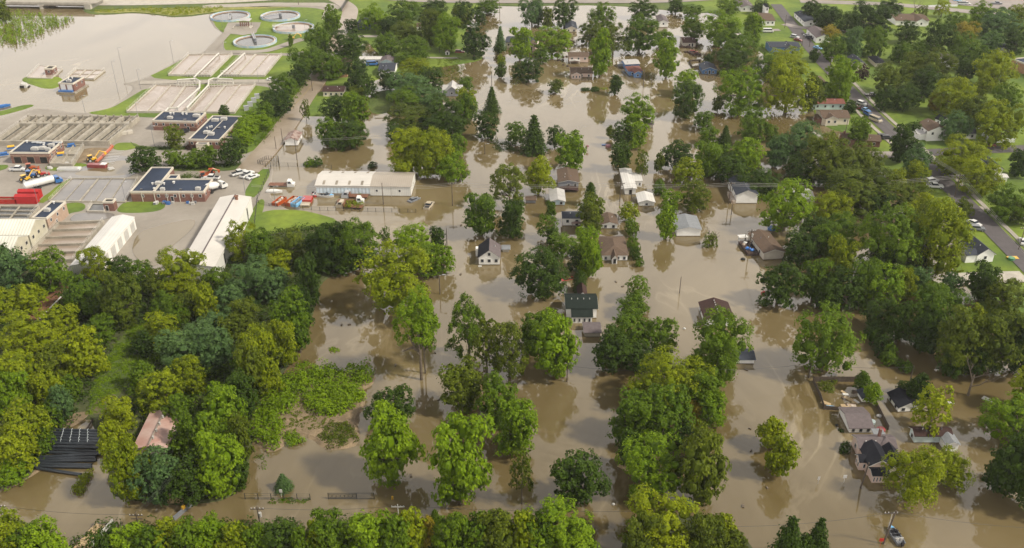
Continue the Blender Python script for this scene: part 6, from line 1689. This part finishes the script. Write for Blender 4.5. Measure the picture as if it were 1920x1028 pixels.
for k,(bx_,by,ty) in enumerate(((1130,830,690),(1425,965,770))): pole('lr%d'%k,(bx_,by),ty,None,lamp=True,name='lamp_post',mt='cgrey',r=.09,crop='C',z=.25)
for k,(bx_,by,ty) in enumerate(((420,620,510),(148,210,110),(160,378,320),(770,240,150))): pole('ls%d'%k,(bx_,by),ty,None,lamp=True,name='lamp_post',mt='cgrey',r=.08,crop='F',z=.25)
def wires(a, b, n, label, mt='wire', sag=.8, r=.035, sp=.6, drop=.35):
    A = Vector(POLES[a]) if isinstance(a, str) else Vector(a); B = Vector(POLES[b]) if isinstance(b, str) else Vector(b)
    d = (B-A).normalized(); s = Vector((-d.y, d.x, 0)) if abs(d.x) < .7 else Vector((0, 0, -1)); t = thing('power_line', tuple(A), 0, label, 'power line', 'power lines')
    for k in range(n):
        o = s*(k-(n-1)/2)*sp if s.z == 0 else s*k*.55; pts = [(B-A)*(i/14)+o+Vector((0, 0, -drop-sag*4*(i/14)*(1-i/14))) for i in range(15)]
        m = MB(); m.tube(pts, r, 4); m.build('cable', W[mt], t)
wires('w0','w1',3,'power line from the warehouse pole to the tall crossarm pole','lwire'); wires('w1','w2',3,'power line over the channel left of the white trailer home','lwire')
wires('w2','w3',3,'power line between the white trailer home and the white gable end','lwire'); wires('w3','w4',3,'power line over the wooded right side','lwire',1.5)
wires('w4',tuple(G(2050,330,10)),3,'power line leaving the right edge','wire'); wires('w4',tuple(G(1640,215,11)),4,'power lines running up the hillside street','lwire'); wires('w4',tuple(G(2010,560,10)),4,'power lines running down along the right street','lwire')
wires('w0',tuple(G(470,345,9)),2,'power line over the warehouse roof to the left','lwire'); wires('ac','ab',3,'power lines beside the upper street','lwire'); wires('x',tuple(G(1300,692,7)),1,'single cable from the white-capped pole to the right'); wires('m',tuple(G(1300,690,7)),1,'single cable from the pole under the big lone maple'); wires('m','n',1,'single cable above the fenced yard')
wires('s',tuple(G(322,890,9)),3,'three wires rising from the lower left pole into the trees','wire',.2,.03); wires('r','s',1,'single cable across the lower left road'); wires('t','u',1,'single cable above the bottom bushes'); wires('u',tuple(G(1300,955,7)),1,'single cable crossing the lower centre water'); wires('p',tuple(G(1380,985,7)),1,'single cable left of the motorboat'); wires('p',tuple(G(1990,990,7)),1,'single cable right of the motorboat'); wires('v','a',2,'power line left of the yellow-green trees','lwire'); wires('k',tuple(G(1440,560,7)),1,'service drop beside the tarp-strewn porch')
# ------------------------------------------------------------------ fences, gate, small things
def fence(label, pts, h=1.4, crop='Z', mt='chain', name='wire_fence', solid=False, z=0, step=2.6, wall=None):
    P_ = [G(*c2(crop, p), z) for p in pts]; o = P_[0]; t = thing(name, tuple(o), 0, label, 'fence'); Q = [p-o for p in P_]; np_ = 0
    for i in range(len(Q)-1):
        a, b_ = Q[i], Q[i+1]; d = (b_-a); L = d.length; n = max(1, int(L/step)); dn = d.normalized(); r = Vector((-dn.y, dn.x, 0))
        for k in range(n+(i == len(Q)-2)):
            if np_ < 95: q = a.lerp(b_, k/n); m = MB(); m.box(-.06, -.06, -.4, .06, .06, h+.08); m.build('post', W[mt], t, tuple(q)); np_ += 1
        m = MB()
        if solid: m.prism([tuple((a+r*.035)[:2]), tuple((b_+r*.035)[:2]), tuple((b_-r*.035)[:2]), tuple((a-r*.035)[:2])], 'z', -.3, h); m.build('boards', W[wall or mt], t)
        else:
            for zz_ in (.08, .5, .95, h):
                m.tube([a+Vector((0,0,zz_)), b_+Vector((0,0,zz_))], .03, 4)
            m.build('rails', W[mt], t)
fence('dark wooden privacy fence around the flooded back yard, back side',[(1524,716),(1605,716)],1.5,solid=True,mt='timber',name='wooden_fence')
fence('dark wooden fence on the left side of the flooded back yard',[(1524,716),(1538,745),(1545,768),(1572,770)],1.1,solid=True,mt='timber',name='wooden_fence')
fence('dark wooden fence running from the tipped shed towards the black-roofed house',[(1642,760),(1665,806)],1.2,solid=True,mt='timber',name='wooden_fence')
fence('small dark fence frame beside the deep blue cottage',[(1292,116),(1313,115),(1315,127),(1298,128),(1292,116)],1.0,solid=True,mt='timber',name='wooden_fence')
fence('wire fence standing in water left of the black steel gate',[(460,936),(582,937)],1.5)
t = thing('steel_gate',tuple(G(616,936,.0)),0,'long black steel gate with scrollwork standing alone in the water','gate'); L=(G(702,935)-G(616,936)).x
m=MB(); 
for zz_ in (.1,1.6): m.tube([(0,0,zz_),(L,0,zz_)],.06,4)
for x in (0,L*.62,L): m.tube([(x,0,-.4),(x,0,1.65)],.07,5)
m.build('gate_frame',W['chain'],t); m=MB()
for k in range(30): x=L*.62*k/30; m.tube([(x,0,.1),(x+L*.02,0,1.6)],.035,4)
for k in range(1,5): m.tube([(L*.62,0,.1+.3*k),(L,0,.1+.3*k)],.03,4)
for k in range(7):
    cx=L*.62*(k+.5)/7; m.tube([(cx+.45*math.cos(a),0,.85+.45*math.sin(a)) for a in np.linspace(0,6.28,12)],.035,4)
m.build('gate_bars',W['chain'],t)
fence('wire fence along the edge of the flooded truck yard',[(485,382),(505,388),(600,395),(780,399)],1.3)
fence('wire fence beside the mown strip, running away from us',[(508,318),(483,373),(478,420)],1.5,z=.2)
fence('wire fence behind the truck yard left of the round bushes',[(523,312),(575,313),(622,317)],1.4)
fence('dark mesh enclosure at the head of the mown strip',[(484,309),(500,301),(523,302),(523,312),(498,312),(484,309)],1.8,step=.9)
fence('white rail fence curving along the cross street',[(1833,247),(1856,268),(1902,267)],1.6,solid=True,mt='pvinyl',name='white_fence',z=.25)
fence('white picket fence beside the street behind the ranch house',[(1795,12),(1740,14)],1.2,solid=True,mt='pvinyl',name='white_fence',z=.25)
fence('low yellow kerb rail along the flooded road',[(545,205),(570,178),(588,156)],.12,solid=True,mt='painty',name='kerb_rail',z=.4)
fence('dark screen fence at the top of the flooded road',[(640,22),(654,0)],2.4,solid=True,mt='cblack',name='screen_fence',z=.25)
def small(name, label, cat, px, py, mt, shape='blob', s=.6, z=0, part='surface', deg=0):
    t = thing(name, tuple(G(px, py, z)), R_(deg), label, cat); m = MB()
    if shape == 'blob': m.blob(0, 0, .25*s, s, s*.8, s*.7, 8, int(px), .1)
    elif shape == 'board': m.prism([(-s, 0), (s, 0.02), (s*.9, .25), (-s, .2)], 'y', -s*.5, s*.5)
    elif shape == 'sign': m.tube([(0, 0, -.5), (0, 0, 1.6)], .04, 5); m.box(-s*.6, -.03, 1.2, s*.6, .03, 2.0)
    elif shape == 'barrel': m.tube([(0, 0, -.3), (0, 0, .7)], s*.6, 10)
    m.build(part, W[mt], t)
small('road_sign','small white sign on a post in the water left of the black-roofed house','sign',1582,905,'trim','sign',.6,0,'sign_face')
small('road_sign','short pale sign post farther left in the lower right water','sign',1533,908,'hvac','sign',.4,0,'sign_face')
small('mailbox','white mailbox standing in water above the wire fence','mailbox',528,932,'trim','sign',.5,0,'box')
small('buoy','red float beside the round dark tree right of the channel','float',1432,551,'cred','blob',.9)
small('trampoline_mat','round pink and blue play equipment standing in open water','playground toy',1140,275,'cpink','barrel',1.6,0,'frame')
small('play_slide','purple toy slide beside the round pink play equipment','playground toy',1134,272,'cblue','board',1.2,0,'slide')
small('swing_frame','pinkish swing frame beside the lime-green tree','swing',1101,282,'cpink','sign',.8,0,'frame')
small('raft_tarp','orange-brown wooden raft frame by the yard fence','raft',1548,757,'r_wood','board',1.1,0,'planks',-40)
small('raft_tarp','blue plastic boat beside the orange-brown raft','dinghy',1557,764,'clblue','board',.9,0,'hull',-20)
small('garden_table','red round table in the flooded yard of the black-roofed house','table',1651,809,'cred','barrel',1.6,0,'table_top')
small('patio_tub','pale green tub beside the flooded long garage','tub',1634,794,'teal','barrel',1.3,0,'tub')
small('blue_pool','blue paddling pool behind the tarp-strewn porch house','pool',1447,430,'cblue','barrel',2.2,0,'pool_wall')
small('floating_white_barrel','white box drifting beyond the leaning dead tree','crate',1783,756,'trim','board',.7,0,'box')
small('white_canopy','white sheet frame by the lower right trees','canopy',1852,750,'trim','board',1.2,0,'canopy',-50)
small('dock_board','white board floating near the lone lime tree','board',900,500,'trim','board',.5)
small('yard_slide','green and yellow play set on the lawn of the white corner house','playground toy',1896,487,'cgreen','barrel',1.6,.25,'platform')
small('yard_slide','yellow slide attached beside the green play set','playground toy',1899,484,'cyellow','board',1.6,.25,'slide')
small('dark_ball','black ball drifting left of the flooded long garage','ball',1569,798,'black','blob',.4)
small('dark_bin','black bin drifting left of the tarp-strewn porch','bin',1404,460,'black','barrel',.7)
small('dark_bin','black bin drifting below the tarp-strewn porch','bin',1393,487,'black','blob',.7)
small('white_buoy','tiny white float in open water below the dark brown roof','float',1283,617,'trim','blob',.4)
small('white_buoy','tiny white float in the channel near the bottom centre','float',1150,946,'trim','blob',.35)
small('traffic_cone','orange marker standing between the black gate and the bottom bushes','marker',736,936,'cyellow','barrel',.35,0,'cone')
small('hazard_marker','small white cap on a post near the wire fence at bottom left','marker',396,920,'trim','blob',.35)
small('blue_tarp_heap','blue bundle behind the bottom centre-right tree','bundle',1292,945,'btarp','blob',.9)
small('drift_log','driftwood branch caught beside the olive dome tree','log',1170,877,'r_wood','board',1.3,0,'branch',-40)
small('red_marker','small red sign by the motorboat pole','sign',1650,1024,'cred','sign',.7,0,'sign_face')
small('yard_statue','white pots along the wooden fence by the tipped shed','pot',1648,781,'trim','blob',.6)
for k in range(16):    # broken planks in the flooded back yard
    x, y = random.uniform(1580,1608), random.uniform(735,762); col = random.choice(['r_wood','debris','concd','trim','hvac','r_brown']); cn = {'r_wood':'tan','debris':'brown','concd':'stained','trim':'white','hvac':'grey','r_brown':'dark'}[col]
    small('floating_plank', place_label(f'{cn} debris plank', x, y), 'debris', x, y, col, 'board', random.uniform(.4,1.1), .02, 'board', random.uniform(0,180))
for k in range(14):
    x, y = random.uniform(1276,1312), random.choice([random.uniform(86,90), random.uniform(98,104)]); small('floating_debris', place_label('dark floating debris', x, y), 'debris', x, y, 'debrisd', 'blob', random.uniform(.6,1.4), 0, 'lump')
for k in range(9):
    x, y = random.uniform(1052,1078), random.uniform(106,126); small('yard_clutter', place_label('dark yard clutter', x, y), 'debris', x-6, y, 'debrisd', 'blob', random.uniform(.4,.9), 0, 'lump')
for k in range(34):
    x, y = random.choice([(random.uniform(1300,1500), random.uniform(640,960))])if k > 24 else random.choice([(random.uniform(860,1180), random.uniform(420,540)), (random.uniform(640,860), random.uniform(600,900))]); small('drifting_twig', place_label('tiny dark drifting twig', x, y), 'twig', x, y, 'bark', 'board', random.uniform(.25,.5), 0, 'twig', random.uniform(0,180))
# ------------------------------------------------------------------ haze
top = max((o.matrix_world@Vector(c)).z for o in SC.objects if o.type == 'MESH' for c in o.bound_box[:1]) if False else 134
b = MB(); b.box(-2700, -310, -3.5, 2700, 4600, 134.5); hz_ = b.build('haze', W['flood']); hz_['kind'] = 'stuff'
hm = bpy.data.materials.new('air_haze'); hm.use_nodes = True; t = hm.node_tree; t.nodes.clear(); ou = t.nodes.new('ShaderNodeOutputMaterial'); pv = t.nodes.new('ShaderNodeVolumePrincipled')
pv.inputs['Color'].default_value = (.9, .92, .95, 1); pv.inputs['Density'].default_value = HAZE; pv.inputs['Anisotropy'].default_value = .2
t.links.new(pv.outputs[0], ou.inputs['Volume']); hz_.data.materials[0] = hm
if HAZE <= 0: bpy.data.objects.remove(hz_)
